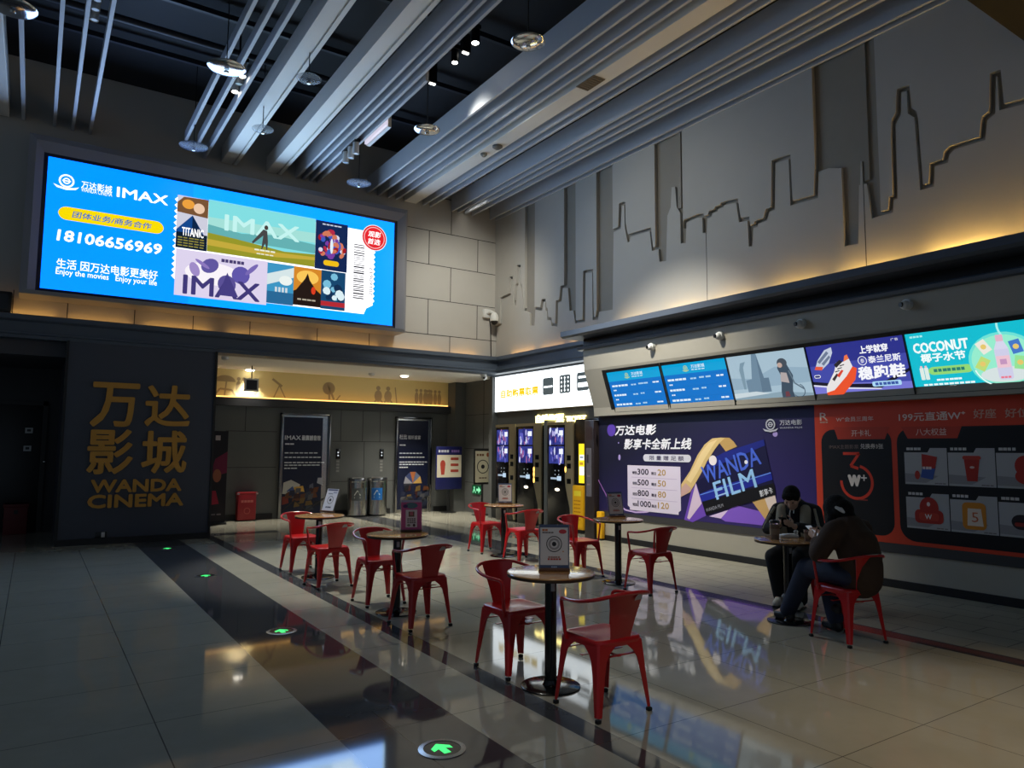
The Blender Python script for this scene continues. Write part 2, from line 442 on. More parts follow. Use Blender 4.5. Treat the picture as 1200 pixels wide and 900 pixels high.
def sky_height(y, g=0.0):         # highest skyline within g of y
    h = 0
    for (a, b) in zip(prof, prof[1:]):
        lo, hi = sorted((a[0], b[0]))
        if hi < y-g or lo > y+g: continue
        for yy in (max(lo, y-g), min(hi, y+g)):
            t = 0 if abs(b[0]-a[0]) < 1e-9 else (yy-a[0])/(b[0]-a[0])
            h = max(h, a[1]+(b[1]-a[1])*t)
        if lo >= y-g and hi <= y+g: h = max(h, a[1], b[1])
    return h
w = MB().use(m_recess); w.box(XW, XW+.2, -6, YB+.2, 3.3, 8.0)
wall_right = struct(w.build('wall_right', smooth=0))
low = MB().use(m_panel)
mono = []                      # make the outline strictly advance so that the cap fills cleanly
for p in prof:
    if mono and p[0] >= mono[-1][0]-1e-4: p = (mono[-1][0]-2e-3, p[1])
    mono.append(p)
def slab(mbx, top, z0, xa, xb):      # columns of quads under a polyline: front, top and ends
    F = [(mbx.bm.verts.new((xa, y, z)), mbx.bm.verts.new((xa, y, z0)), mbx.bm.verts.new((xb, y, z)), mbx.bm.verts.new((xb, y, z0))) for y, z in top]
    for a, b in zip(F, F[1:]):
        mbx.face([a[0], a[1], b[1], b[0]]); mbx.face([a[0], b[0], b[2], a[2]]); mbx.face([a[1], a[3], b[3], b[1]])
    for e in (F[0], F[-1]): mbx.face([e[0], e[2], e[3], e[1]])
slab(low, mono+[(-6, mono[-1][1])], 3.45, XS, XW-.001)
o = low.build('skyline_panel', wall_right, smooth=0); o['kind'] = 'structure'
for px in (828, 1015): 
    y = on_x(px, 300, XS).y; q = MB().use(m_groove); q.box(XS-.002, XS+.01, y-.004, y+.004, 3.5, sky_height(y)); q.build('panel_joint', wall_right, smooth=0)['kind'] = 'structure'
# upper panels stop short of the skyline by a shadow gap; dark slots are left open between them
def yy(px, py=240): return on_x(px, py, XS-.02).y
slots = [(615.6, 627), (661, 674.4), (698.6, 717.6), (767, 799.5), (952.5, 1027)]
edges = [YB-.001]
for a, b in slots: edges += [yy(a, 200 if a < 900 else 120), yy(b, 200 if a < 900 else 120)]
edges.append(-6)
for ya, yb in zip(edges[::2], edges[1::2]):
    up = MB().use(m_panel); n = max(8, int((ya-yb)/.008) if ya-yb < 4 else int((ya-max(yb, yend))/.012)); pts = []
    for i in range(n+1):
        y = ya+(max(yb, yend)-ya)*i/n; pts.append((y, sky_height(y, .05)+.05))
    if yb < yend: pts.append((yb, pts[-1][1]))
    thin = [pts[0]]
    for i in range(1, len(pts)-1):
        if abs(pts[i][1]-pts[i-1][1]) > 1e-4 or abs(pts[i+1][1]-pts[i][1]) > 1e-4: thin.append(pts[i])
    thin.append(pts[-1])
    F = [(up.bm.verts.new((XS-.02, y, z)), up.bm.verts.new((XS-.02, y, 8)), up.bm.verts.new((XW-.001, y, z)), up.bm.verts.new((XW-.001, y, 8))) for y, z in thin]
    for a, b in zip(F, F[1:]):
        up.face([a[0], b[0], b[1], a[1]]); up.face([a[0], a[2], b[2], b[0]])
    for e in (F[0], F[-1]): up.face([e[0], e[1], e[3], e[2]])
    up.build('upper_panel', wall_right, smooth=0)['kind'] = 'structure'
# half-depth strip inside the widest slot, and inside the one before it
for (a, b, py) in ((1007.5, 1014, 120), (792, 796, 200)):
    q = MB().use(m_recess); q.box(XW-.03, XW-.001, yy(b, py), yy(a, py), sky_height((yy(a, py)+yy(b, py))/2)+.05, 8.0); q.build('slot_batten', wall_right, smooth=0)['kind'] = 'structure'

# ---- big ledge over the screens with its cove
q = MB().use(m_char)
prof_l = [(8.9, 3.57), (7.84, 3.57), (7.79, 3.60), (7.79, 3.69), (7.83, 3.69), (7.83, 3.64), (8.9, 3.64)]
q.prism(prof_l, 'y', -6, 10.2); struct(q.build('trim_6', smooth=0))
segs = []
for i, y in enumerate((9.3, 8.2, 7.2, 6.1, 5.0, 3.9, 2.8, 1.7)): segs.append((y-.42, y+.42, (16, 22, 20, 26, 34, 60, 75, 45)[i]))
cove('trim_7', segs, (255, 202, 104), 'y', 8.70, 3.80)
q = MB().use(m_black); q.box(8.68, 8.77, -5.9, 10.0, 3.64, 3.80); struct(q.build('trim_22', smooth=0))
q = MB().use(m_black); q.box(8.2, 9.0, -6, 10.05, 3.42, 3.57); struct(q.build('trim_8', smooth=0))
q = MB().use(m_band); q.prism([(9.0, 3.35), (8.10, 3.35), (8.05, 3.36), (8.03, 3.40), (8.06, 3.42), (9.0, 3.42)], 'y', -6, 10.05); struct(q.build('trim_9', smooth=0))

# ---- fascia that carries the menu screens (leans back towards its foot)
YE = 9.95
q = MB().use(m_cream)
q.prism([(9.0, 3.35), (8.11, 3.35), (8.132, 3.0), (8.352, 2.33), (8.362, 2.185), (9.0, 2.185)], 'y', -6, YE); struct(q.build('trim_10', smooth=0))

# ---- lower right wall that carries the poster boards
m_dado = mat('dado_beige', (158, 152, 138), rough=.55, noise=.05)
q = MB().use(m_dado); q.box(8.5, 9.0, -6, 9.97, 0, 2.185); struct(q.build('wall_poster', smooth=0))
q = MB().use(m_black); q.box(8.478, 8.5, -6, 9.975, 0, .095, .004); struct(q.build('baseboard_right', smooth=0))
q = MB().use(mat('dado_strip_dark', (52, 50, 50), rough=.6)); q.box(8.485, 8.5, -6, 9.972, .405, .515); struct(q.build('trim_11', smooth=0))
# recess behind the ticket machines
q = MB().use(m_grey); q.box(9.1, 9.3, 9.0, 14.5, 0, 3.3); struct(q.build('wall_machines', smooth=0))
q = MB().use(m_band); q.box(8.62, 9.5, 9.97, 14.36, 3.30, 3.4); q.box(8.98, 9.1, 9.97, 14.36, 3.285, 3.31); struct(q.build('trim_12', smooth=0))

# ---- corridor: pier with the gold letters, far wall, right return, ceiling
q = MB().use(mat('pier_slate', (62, 66, 78), rough=.45, noise=.04)); q.box(.38, 2.66, 13.66, 16.8, 0, 3.34); struct(q.build('wall_pier', smooth=0))
q = MB().use(m_black)
for x in (.36, 2.64): q.box(x, x+.04, 13.63, 13.67, 0, 3.3)
q.box(.36, 2.68, 13.62, 13.67, 0, .1); struct(q.build('trim_13', smooth=0))
far = MB().use(m_grey); far.box(2.6, 9.5, 16.6, 16.8, 0, 3.4)
far.use(m_groove)
def fgl(x0, z0, x1, z1, t=.012):
    far.box(min(x0, x1)-(t/2 if x0 == x1 else 0), max(x0, x1)+(t/2 if x0 == x1 else 0), 16.597, 16.61, min(z0, z1)-(t/2 if z0 == z1 else 0), max(z0, z1)+(t/2 if z0 == z1 else 0))
fgl(2.7, 1.93, 3.5, 1.93); fgl(3.5, 1.15, 4.6, 1.15); fgl(2.7, .75, 3.5, .75); fgl(3.5, 1.95, 4.6, 1.95)
for x, a, b in ((3.5, 0, 1.95), (3.25, 1.95, 2.5), (3.9, 1.95, 2.5), (6.1, 1.75, 2.5), (6.65, 1.75, 2.5), (7.1, 1.75, 2.5), (6.7, .1, 1.75)): fgl(x, a, x, b)
fgl(5.9, 1.75, 7.5, 1.75); fgl(5.9, .8, 7.5, .8)
struct(far.build('wall_corridor', smooth=0))
q = MB().use(m_black); q.box(2.66, 4.55, 16.57, 16.6, 0, .13); q.box(5.95, 7.4, 16.57, 16.6, 0, .13); q.box(8.6, 9.4, 16.57, 16.6, 0, .13); struct(q.build('baseboard_corridor', smooth=0))
q = MB().use(m_dark); q.box(2.66, 9.4, 16.42, 16.6, 2.5, 2.68); struct(q.build('trim_14', smooth=0))
q = MB().use(m_grey); q.box(9.3, 9.5, 14.3, 16.8, 0, 3.4)
q.use(m_groove)
for z in (.75, 1.6, 2.45): q.box(9.295, 9.31, 14.4, 16.3, z-.006, z+.006)
q.box(9.295, 9.31, 15.3, 15.312, 0, 3.3)
struct(q.build('wall_return', smooth=0))
q = MB().use(m_grey); q.box(8.98, 9.30, 16.2, 16.6, 0, 3.3); struct(q.build('wall_jog', smooth=0))
q = MB().use(m_grey); q.box(8.955, 9.1, 14.36, 14.5, 0, 3.3); struct(q.build('wall_pilaster', smooth=0))
q = MB().use(m_white); q.box(2.6, 9.5, YB-.02, 16.8, 3.31, 3.45); struct(q.build('ceiling_corridor', smooth=0))
# yellow frieze with grey figures
m_frieze = mat('frieze_yellow', (220, 204, 146), rough=.7)
q = MB().use(m_frieze); q.box(2.66, 9.0, 16.585, 16.6, 2.68, 3.31); frieze = struct(q.build('trim_15', smooth=0))
g = G((0, 16.583, 0), (1, 0, 0), (0, 0, 1)); ms = P((164, 146, 112))
def fig(px, py, kind):
    c = g.uv(px, py); x, z = c
    if kind == 'umbrella':
        g.ell(ms, x, z+.3, .22, .14, a0=0, a1=PI, seg=14, layer=0); g.line(ms, [(x, z), (x+.03, z+.3)], .03, 0); g.line(ms, [(x-.2, z), (x-.1, z+.14), (x+.15, z+.12), (x+.22, z)], .04, 0)
    elif kind == 'crowd':
        for k in range(4): g.ell(ms, x+.12*k, z+.17, .055, .15, layer=0); g.ell(ms, x+.12*k, z+.36, .04, layer=0)
    elif kind == 'telescope':
        g.line(ms, [(x-.16, z+.42), (x+.06, z+.26)], .05, 0); g.line(ms, [(x-.12, z), (x, z+.28), (x+.14, z)], .025, 0)
    elif kind == 'round':
        g.ell(ms, x, z+.26, .15, layer=0); g.line(ms, [(x+.02, z), (x, z+.3), (x+.13, z)], .05, 0)
    elif kind == 'boat':
        g.poly(ms, [(x-.2, z), (x+.15, z), (x+.2, z+.08), (x-.22, z+.05)], 0); g.line(ms, [(x-.1, z), (x+.05, z+.2)], .03, 0)
    elif kind == 'pair':
        for k in (0, .26):
            g.ell(ms, x+k, z+.17, .1, .14, layer=0); g.ell(ms, x+k, z+.36, .055, layer=0); g.line(ms, [(x+k-.1, z), (x+k, z+.15), (x+k+.12, z)], .04, 0)
        g.line(ms, [(x+.5, z), (x+.45, z+.4)], .03, 0)
for a in ((263, 463, 'umbrella'), (279, 463, 'crowd'), (327, 466, 'telescope'), (385, 468, 'round'), (396, 473, 'boat'), (443, 472, 'pair'), (488, 474, 'crowd'), (500, 475, 'crowd')): fig(*a)
o = g.mb.build('mural', frieze, smooth=0); o.location = Vector((0,0,0)); 
cove('trim_16', [(2.7, 8.9, 3)], WARM, 'x', 16.44, 2.685)
# elevator doors covered by advertising sheets
def elevator(n, x0, x1, ztop, lab):
    d = struct(thing('door_%d' % n, ((x0+x1)/2, 16.6, 0), None, None)); 
    f = MB().use(mat('door_steel_dark', (120, 120, 122), rough=.18, metal=1)); t = .05
    f.box(x0-t, x0, 16.50, 16.6, 0, ztop+t, .01); f.box(x1, x1+t, 16.50, 16.6, 0, ztop+t, .01); f.box(x0-t, x1+t, 16.50, 16.6, ztop, ztop+t, .01)
    f.build('door_frame', d)
    s = MB().use(m_steel); s.box(x0, (x0+x1)/2-.004, 16.565, 16.6, 0, ztop); s.box((x0+x1)/2+.004, x1, 16.565, 16.6, 0, ztop); s.build('door_leaf', d, smooth=0)
    return d
d1x = (on_y(327, 600, 16.6).x, on_y(381, 600, 16.6).x); d2x = (on_y(463, 597, 16.6).x, on_y(501, 597, 16.6).x)
z1 = on_y(352, 487, 16.6).z
dA = elevator(1, d1x[0], d1x[1], z1, ''); dB = elevator(2, d2x[0], d2x[1], z1, '')
def door_sheet(parent, x0, x1, zt, seed, big):
    g = G((x0, 16.562, 0), (1, 0, 0), (0, 0, 1)); W = x1-x0; rnd = random.Random(seed); navy = P((20, 26, 52)); wh = P((205, 208, 215))
    g.rect(navy, .03, .08, W*(.88 if big else .96), zt-.04)
    if big: g.text(wh, 'IMAX', .06, 1.77, .40*W, 1.87, bold=.03); g.text(wh, '最震撼音效', .42*W, 1.76, .84*W, 1.88, bold=.03, layer=g.k)
    else: g.text(wh, '杜比', .06, 1.82, .30*W, 1.94, bold=.02); g.text(wh, '视听盛宴', .33*W, 1.82, .72*W, 1.92, bold=.01, layer=g.k)
    g.dashes(wh, .07, 1.66, .28*W, .03, 2)
    for i, z in enumerate((1.46, 1.36, 1.24, 1.18, 1.11)): g.dashes(wh, .07, z, (.8, .86, .95, .85, .35)[i]*W, .025, (7, 9, 10, 8, 4)[i], layer=g.k)
    pal = [(190, 150, 80), (96, 104, 130), (168, 100, 60), (60, 70, 110), (140, 140, 150), (46, 48, 60), (110, 60, 60)]
    if big:
        for c, pts in (((178, 176, 170), [(.04,.55),(.3,.52),(.42,.75),(.22,.86),(.06,.8)]), ((206, 160, 70), [(.1,.5),(.52,.56),(.48,.72),(.3,.7)]), ((70, 90, 140), [(.12,.6),(.3,.62),(.26,.72)]), ((84, 88, 104), [(.6,.5),(.72,.52),(.7,.78),(.62,.74)]), ((150, 150, 160), [(.78,.78),(.92,.72),(.9,.9),(.8,.9)]), ((120, 50, 40), [(.04,.3),(.18,.34),(.16,.5),(.04,.48)])):
            g.poly(P(c), [(a*W, b) for a, b in pts])
    else:
        for k in range(6): g.poly(P(pal[k]), [(W*.5, .72), (W*(.5+.28*math.cos(PI*k/5)), .72+.3*math.sin(PI*k/5)), (W*(.5+.28*math.cos(PI*(k+1)/5)), .72+.3*math.sin(PI*(k+1)/5))], layer=3)
    for k in range(26):
        u = .06*W+rnd.random()*.8*W; v = .14+rnd.random()*.42; c = pal[rnd.randrange(len(pal))]; c = tuple(int(q*.55) for q in c)
        g.poly(P(c), [(u, v), (u+.1+.1*rnd.random(), v+.02), (u+.14, v+.1+.06*rnd.random()), (u+.02, v+.12)], layer=5+k)
    g.line(P((46, 44, 40)), [(.05*W, .18), (.3*W, .4), (.55*W, .16), (.95*W, .42)], .02)
    o = g.mb.build('advertising_sheet', parent, smooth=0)
door_sheet(dA, d1x[0], d1x[1], z1, 3, True); door_sheet(dB, d2x[0], d2x[1], z1, 5, False)

# ---- dark lobby left of the pier
q = MB().use(m_dark); q.box(-7, .4, 16.3, 16.5, 0, 3.4); struct(q.build('wall_left', smooth=0))
q = MB().use(mat('header_grey', (70, 70, 76), rough=.6)); q.box(-7, .38, 13.9, 16.4, 3.05, 3.34); struct(q.build('trim_17', smooth=0))
d = struct(thing('door_3', (-.6, 16.3, 0), None, None))
q = MB().use(mat('door_black', (24, 24, 28), rough=.4)); q.box(-1.3, .12, 16.25, 16.3, 0, 2.35, .006); q.build('door_leaf', d)
q = MB().use(m_black); q.box(-1.38, -1.3, 16.22, 16.3, 0, 2.43); q.box(.12, .2, 16.22, 16.3, 0, 2.43); q.box(-1.38, .2, 16.22, 16.3, 2.35, 2.43); q.build('door_frame', d, smooth=0)
for (px, py) in ((34, 504.5), (32, 525.5)):
    p = on_y(px, py, 16.25); q = MB().use(P((190, 190, 190))); q.box(p.x-.06, p.x+.06, 16.246, 16.25, p.z-.05, p.z+.05)
    q.use(P((60, 60, 60))); q.box(p.x-.03, p.x+.03, 16.244, 16.247, p.z-.02, p.z+.025); q.build('door_sticker', d, smooth=0)
p = on_y(52, 541, 16.25); q = MB().use(m_steel); q.cyl((p.x, 16.25, p.z), (p.x, 16.19, p.z), .02, seg=12); q.sphere((p.x, 16.18, p.z), .035); q.build('door_knob', d)
# ================================================================ BIG SCREEN
YS = 13.49
LED = thing('led_screen', (3.0, YS, 4.1), 'huge wall-mounted video screen in a stepped grey frame showing a blue film advert', 'screen')
p_tl, p_br = on_y(56.9, 183.2, YS), on_y(459.5, 382.8, YS); xl, xr, zt, zb = p_tl.x, p_br.x, 6.24, 4.085
f = MB().use(mat('frame_grey', (136, 136, 142), rough=.4))
o_tl, o_br = on_y(35, 157, 13.5), on_y(474, 390, 13.5); X0, X1, Z1, Z0 = o_tl.x, o_br.x, 6.56, 3.97
def ringbar(mbx, a, b, ya, yb):   # a,b: outer and inner rectangles (x0,x1,z0,z1) at depths ya (outer), yb (inner)
    A = [mbx.bm.verts.new(p) for p in ((a[0],ya,a[2]),(a[1],ya,a[2]),(a[1],ya,a[3]),(a[0],ya,a[3]))]
    B = [mbx.bm.verts.new(p) for p in ((b[0],yb,b[2]),(b[1],yb,b[2]),(b[1],yb,b[3]),(b[0],yb,b[3]))]
    mbx.bridge(A, B); return A, B
r0 = (X0, X1, Z0, Z1); r1 = (X0+.10, X1-.06, Z0+.06, Z1-.10); r2 = (xl-.06, xr+.06, zb-.05, zt+.05)
ringbar(f, r0, r0, 14.0, 13.46); ringbar(f, r0, r1, 13.46, 13.42); ringbar(f, r1, r2, 13.42, 13.47)
f.build('screen_frame', LED, smooth=0)
f = MB().use(mat('bezel_navy', (10, 16, 40), rough=.3)); ringbar(f, r2, (xl, xr, zb, zt), 13.47, YS); f.build('screen_bezel', LED, smooth=0)
g = G((xl, YS, zb), (1, 0, 0), (0, 0, 1))
S = 1.0
def led_blue(name, g_, b_):        # the screen's own blue, brighter than the film can hold
    m = mat(name, (0, 160, 245), rough=.25, emit=1.0); m.node_tree.nodes['Principled BSDF'].inputs['Emission Color'].default_value = (0, g_/b_, 1, 1); m.node_tree.nodes['Principled BSDF'].inputs['Emission Strength'].default_value = b_; return m
def lit(c, s=None): return E(c, S if s is None else s)
W_, H_ = xr-xl, zt-zb
g.rect(led_blue('led_blue', .345, 2.4), 0, 0, W_, H_); g.rect(led_blue('led_blue_light', .42, 2.4), W_*.36, 0, W_, H_)
wh = lit((255, 255, 255), 1.35); blue = lit((0, 140, 240)); deep = lit((10, 30, 110))
c = g.uv(78, 213.5); g.logo(wh, c[0], c[1]+.02, .12)
g.tpx(wh, '万达影城', (95, 220.4), (131.7, 218.2), bold=.012); g.tpx(wh, 'WANDA CINEMA', (95, 224.4), (131.5, 225.6), bold=0, layer=g.k)
g.tpx(wh, 'IMAX', (136.6, 230.5), (197.3, 229.6), bold=.05, layer=g.k)
a, b = g.uv(67.5, 256.2), g.uv(192.2, 260.8); g.rrect(lit((250, 222, 0)), a[0], a[1], b[0], b[1], .12)
g.tpx(lit((40, 110, 190)), '团体业务/商务合作', (85, 255.0), (177.5, 262), bold=.025, slant=.15)
g.tpx(wh, '18106656969', (66.6, 281.8), (190, 286.4), bold=.06, slant=.08, layer=g.k)
g.tpx(wh, '生活 因万达电影更美好', (65.7, 314), (185, 317.6), bold=.015, layer=g.k)
g.tpx(wh, 'Enjoy the movies   Enjoy your life', (65, 323), (184, 328.6), bold=.012, layer=g.k)
# ticket sheet with notched ends
tl, tr, br, bl = g.uv(208, 230.5), g.uv(441, 270), g.uv(437.5, 369.5), g.uv(203.5, 345)
x0, x1 = (tl[0]+bl[0])/2, (tr[0]+br[0])/2; y1, y0 = tl[1], br[1]
pts = []
n = 14
for i in range(n): 
    ya_ = y1-(y1-y0)*(i+.0)/n*0.86; yb_ = y1-(y1-y0)*(i+.5)/n*.86; pts += [(x0, ya_), (x0-.05, yb_)]
pts += [(x0, y0+.24), (x0+.12, y0+.14), (x0+.2, y0), (x1-.22, y0), (x1-.17, y0+.12), (x1-.03, y0+.2)]
for i in range(n): pts += [(x1-.04, y0+.24+(y1-y0-.3)*i/n), (x1, y0+.24+(y1-y0-.3)*(i+.5)/n)]
pts += [(x1-.02, y1)]
g.poly(lit((246, 246, 250), 1.6), pts[::-1] if False else pts)
def R4(tl_, tr_, br_, bl_):
    q = [g.uv(*p) for p in (tl_, tr_, br_, bl_)]
    return (q[0][0]+q[3][0])/2, (q[2][1]+q[3][1])/2, (q[1][0]+q[2][0])/2, (q[0][1]+q[1][1])/2
base = g.k
# poster 1: a ship's bow
a0, b0, a1, b1 = R4((207.5, 230), (245, 233), (241.5, 294.5), (206, 290)); w, h = a1-a0, b1-b0
g.rect(lit((206, 206, 222)), a0, b0, a1, b1, base+1)
g.poly(lit((120, 82, 50)), [(a0, b1-.32*h), (a1, b1-.36*h), (a1, b1), (a0+.2*w, b1-.02*h), (a0, b1-.14*h)], base+2)
g.ell(lit((236, 160, 60)), a0+.35*w, b1-.15*h, .2*w, .09*h, layer=base+3); g.ell(lit((236, 200, 170)), a0+.7*w, b1-.2*h, .18*w, .1*h, layer=base+3)
g.poly(lit((16, 70, 140)), [(a0, b0+.34*h), (a0+.5*w, b1-.35*h), (a1, b0+.2*h), (a1, b0), (a0, b0)], base+4)
g.poly(lit((6, 34, 70)), [(a0+.5*w, b0), (a0+.5*w, b1-.35*h), (a1-.02, b0+.2*h), (a1-.02, b0)], base+5)
g.rect(lit((8, 28, 48)), a0, b0, a1, b0+.3*h, base+6)
g.text(wh, 'TITANIC', a0+.18*w, b0+.24*h, a1-.12*w, b0+.4*h, bold=.02, layer=base+7)
for k in range(4): g.dashes(lit((150, 140, 60)), a0+.06*w, b0+(.04+.05*k)*h, a1-.06*w, .02, 5, layer=base+7)
# poster 2: plain with a walker under big letters
a0, b0, a1, b1 = R4((245, 233), (370.8, 257.6), (367.6, 314), (242, 293.4)); w, h = a1-a0, b1-b0
g.rect(lit((130, 222, 226)), a0, b0, a1, b1, base+1)
g.poly(lit((164, 224, 216)), [(a0, b0+.45*h), (a1, b0+.5*h), (a1, b0+.7*h), (a0, b0+.66*h)], base+2)
g.poly(lit((100, 176, 178)), [(a0, b0+.3*h), (a1, b0+.28*h), (a1, b0+.46*h), (a0+.6*w, b0+.52*h), (a0+.3*w, b0+.44*h), (a0, b0+.52*h)], base+3)
g.poly(lit((150, 150, 40)), [(a0, b0), (a1, b0), (a1, b0+.26*h), (a0+.7*w, b0+.22*h), (a0+.25*w, b0+.32*h), (a0, b0+.36*h)], base+4)
g.poly(lit((196, 170, 60)), [(a0, b0+.12*h), (a0+.6*w, b0+.08*h), (a1, b0+.14*h), (a1, b0+.2*h), (a0+.6*w, b0+.18*h), (a0, b0+.24*h)], base+5)
g.tpx(lit((196, 244, 240)), 'IMAX', (262.5, 270), (351, 266.5), bold=.05, layer=base+6)
px = g.uv(309, 289); 
g.poly(lit((70, 70, 70)), [(px[0]-.05, px[1]-.1), (px[0]-.02, px[1]+.2), (px[0]-.2, px[1]+.02), (px[0]-.22, px[1]+.05), (px[0]-.02, px[1]+.32), (px[0]+.05, px[1]+.3), (px[0]+.07, px[1]+.1), (px[0]+.06, px[1]-.12), (px[0]+.02, px[1]+.06)], base+7)
g.ell(lit((70, 60, 56)), px[0]+.03, px[1]+.36, .035, .045, layer=base+8)
g.dashes(lit((236, 240, 220)), a0+.42*w, b0+.16*h, a0+.62*w, .03, 4, layer=base+7); g.dashes(lit((236, 240, 220)), a0+.44*w, b0+.09*h, a0+.6*w, .02, 4, layer=base+7)
# poster 3: dark sheet with a burst of colour
a0, b0, a1, b1 = R4((371, 257.6), (408.7, 264.4), (405, 320), (367.6, 314)); w, h = a1-a0, b1-b0
g.rect(lit((14, 36, 82)), a0, b0, a1, b1, base+1)
rnd = random.Random(4); pal = [(180, 40, 70), (120, 60, 160), (210, 120, 90), (60, 90, 190), (220, 220, 240), (160, 20, 30)]
for k in range(44):
    an = rnd.random()*2*PI; rr = rnd.random()**.6
    g.ell(lit(pal[rnd.randrange(6)]), a0+w*(.5+.42*rr*math.cos(an)), b0+h*(.5+.3*rr*math.sin(an)), .03+.035*rnd.random(), .04+.05*rnd.random(), rot=an, seg=8, layer=base+2+k % 6)
g.ell(lit((226, 240, 250)), a0+.5*w, b0+.5*h, .05*w, .16*h, seg=10, layer=base+9)
g.rrect(lit((240, 190, 20)), a0+.26*w, b0+.09*h, a1-.26*w, b0+.2*h, .05, layer=base+9)
g.dashes(lit((200, 210, 230)), a0+.2*w, b1-.08*h, a1-.2*w, .025, 5, layer=base+9)
# poster 4: pale sheet, leaping figures behind letters
a0, b0, a1, b1 = R4((205.7, 291), (314.5, 306.7), (310.8, 356), (204, 347)); w, h = a1-a0, b1-b0
g.rect(lit((222, 212, 238)), a0, b0, a1, b1, base+1)
g.ell(lit((250, 244, 250)), a0+.4*w, b0+.55*h, .3*w, .25*h, layer=base+2)
for c_, x_, y_, rx, ry, ro in (((96, 86, 160), .36, .72, .1, .15, .6), ((140, 120, 190), .28, .74, .09, .04, 2.6), ((96, 86, 170), .7, .6, .1, .2, -.5), ((120, 104, 180), .82, .76, .1, .05, .8), ((90, 80, 150), .55, .36, .1, .2, .1), ((160, 140, 200), .2, .6, .05, .16, .4)):
    g.ell(lit(c_), a0+x_*w, b0+y_*h, rx*w, ry*h, rot=ro, seg=16, layer=base+3)
g.tpx(lit((64, 56, 120)), 'IMAX', (213.5, 344), (304.8, 333), bold=.05, layer=base+4)
g.poly(lit((70, 62, 130)), [(a0+.46*w, b0+.1*h), (a0+.55*w, b0+.62*h), (a0+.68*w, b0+.1*h)], base+5)
g.dashes(lit((70, 60, 110)), a0+.48*w, b1-.16*h, a0+.74*w, .06, 6, layer=base+5)
# posters 5, 6, 7
a0, b0, a1, b1 = R4((314.5, 306.7), (345.4, 312.7), (342, 357.4), (310.8, 355.5)); w, h = a1-a0, b1-b0
g.rect(lit((60, 150, 196)), a0, b0, a1, b1, base+1); g.poly(lit((214, 230, 232)), [(a0, b0+.45*h), (a1, b0+.7*h), (a1, b0+.95*h), (a0, b0+.72*h)], base+2)
g.ell(lit((236, 244, 240)), a0+.7*w, b0+.6*h, .25*w, .12*h, layer=base+3); g.rect(lit((40, 104, 150)), a0, b0, a1, b0+.3*h, base+3)
for k in range(4): g.rect(lit((210, 220, 226)), a0+(.3+.13*k)*w, b0+.3*h, a0+(.38+.13*k)*w, b0+.42*h, base+4)
a0, b0, a1, b1 = R4((345.4, 312.7), (377, 316), (375, 360), (342, 357.4)); w, h = a1-a0, b1-b0
g.rect(lit((214, 136, 40)), a0, b0, a1, b1, base+1); g.ell(lit((250, 200, 90)), a0+.5*w, b0+.75*h, .4*w, .18*h, layer=base+2)
g.poly(lit((34, 22, 18)), [(a0, b0), (a1, b0), (a1, b0+.35*h), (a0+.8*w, b0+.46*h), (a0+.58*w, b0+.68*h), (a0+.5*w, b0+.86*h), (a0+.4*w, b0+.7*h), (a0+.1*w, b0+.4*h), (a0, b0+.36*h)], base+3)
g.ell(lit((220, 60, 30)), a0+.72*w, b0+.42*h, .08*w, .1*h, layer=base+4); g.dashes(lit((180, 170, 150)), a0+.15*w, b0+.14*h, a1-.15*w, .03, 4, layer=base+4)
a0, b0, a1, b1 = R4((377, 316), (405, 320.7), (403.4, 366), (375, 360)); w, h = a1-a0, b1-b0
g.rect(lit((20, 70, 110)), a0, b0, a1, b1, base+1); rnd = random.Random(9)
for k in range(18): g.ell(lit(((120, 190, 220), (14, 44, 80), (220, 240, 246))[k % 3]), a0+w*(.15+.75*rnd.random()), b0+h*(.3+.6*rnd.random()), .05+.04*rnd.random(), seg=8, layer=base+2+k % 3)
g.rect(lit((180, 40, 50)), a0, b0+.08*h, a1, b0+.2*h, base+6)
# stub: bar code, number, seal
c = g.uv(416, 286); c2 = g.uv(429, 352); rnd = random.Random(12); y = c[1]; bk = lit((30, 30, 36))
while y > c2[1]+.03:
    t = .008+.022*rnd.random(); g.rect(bk, c[0]-.02, y-t, c2[0]-.06, y, base+1); y -= t+.014+.02*rnd.random()
p_ = g.uv(434.5, 330); g.text(lit((90, 90, 100)), '20160617', p_[0]-.29, p_[1]-.035, p_[0]+.29, p_[1]+.035, rot=PI/2, layer=base+1)
c = g.uv(438.4, 279); g.ell(lit((244, 248, 252)), c[0], c[1], .27, layer=base+3); g.ell(lit((232, 34, 44)), c[0], c[1], .255, layer=base+4); g.arc(lit((250, 200, 200)), c[0], c[1], .215, .015, layer=base+5)
g.text(wh, '观影', c[0]-.13, c[1]+.01, c[0]+.14, c[1]+.13, bold=.02, slant=.2, layer=base+6); g.text(wh, '首选', c[0]-.14, c[1]-.14, c[0]+.13, c[1]-.02, bold=.02, slant=.2, layer=base+6)
disp = g.mb.build('display', LED, smooth=0)

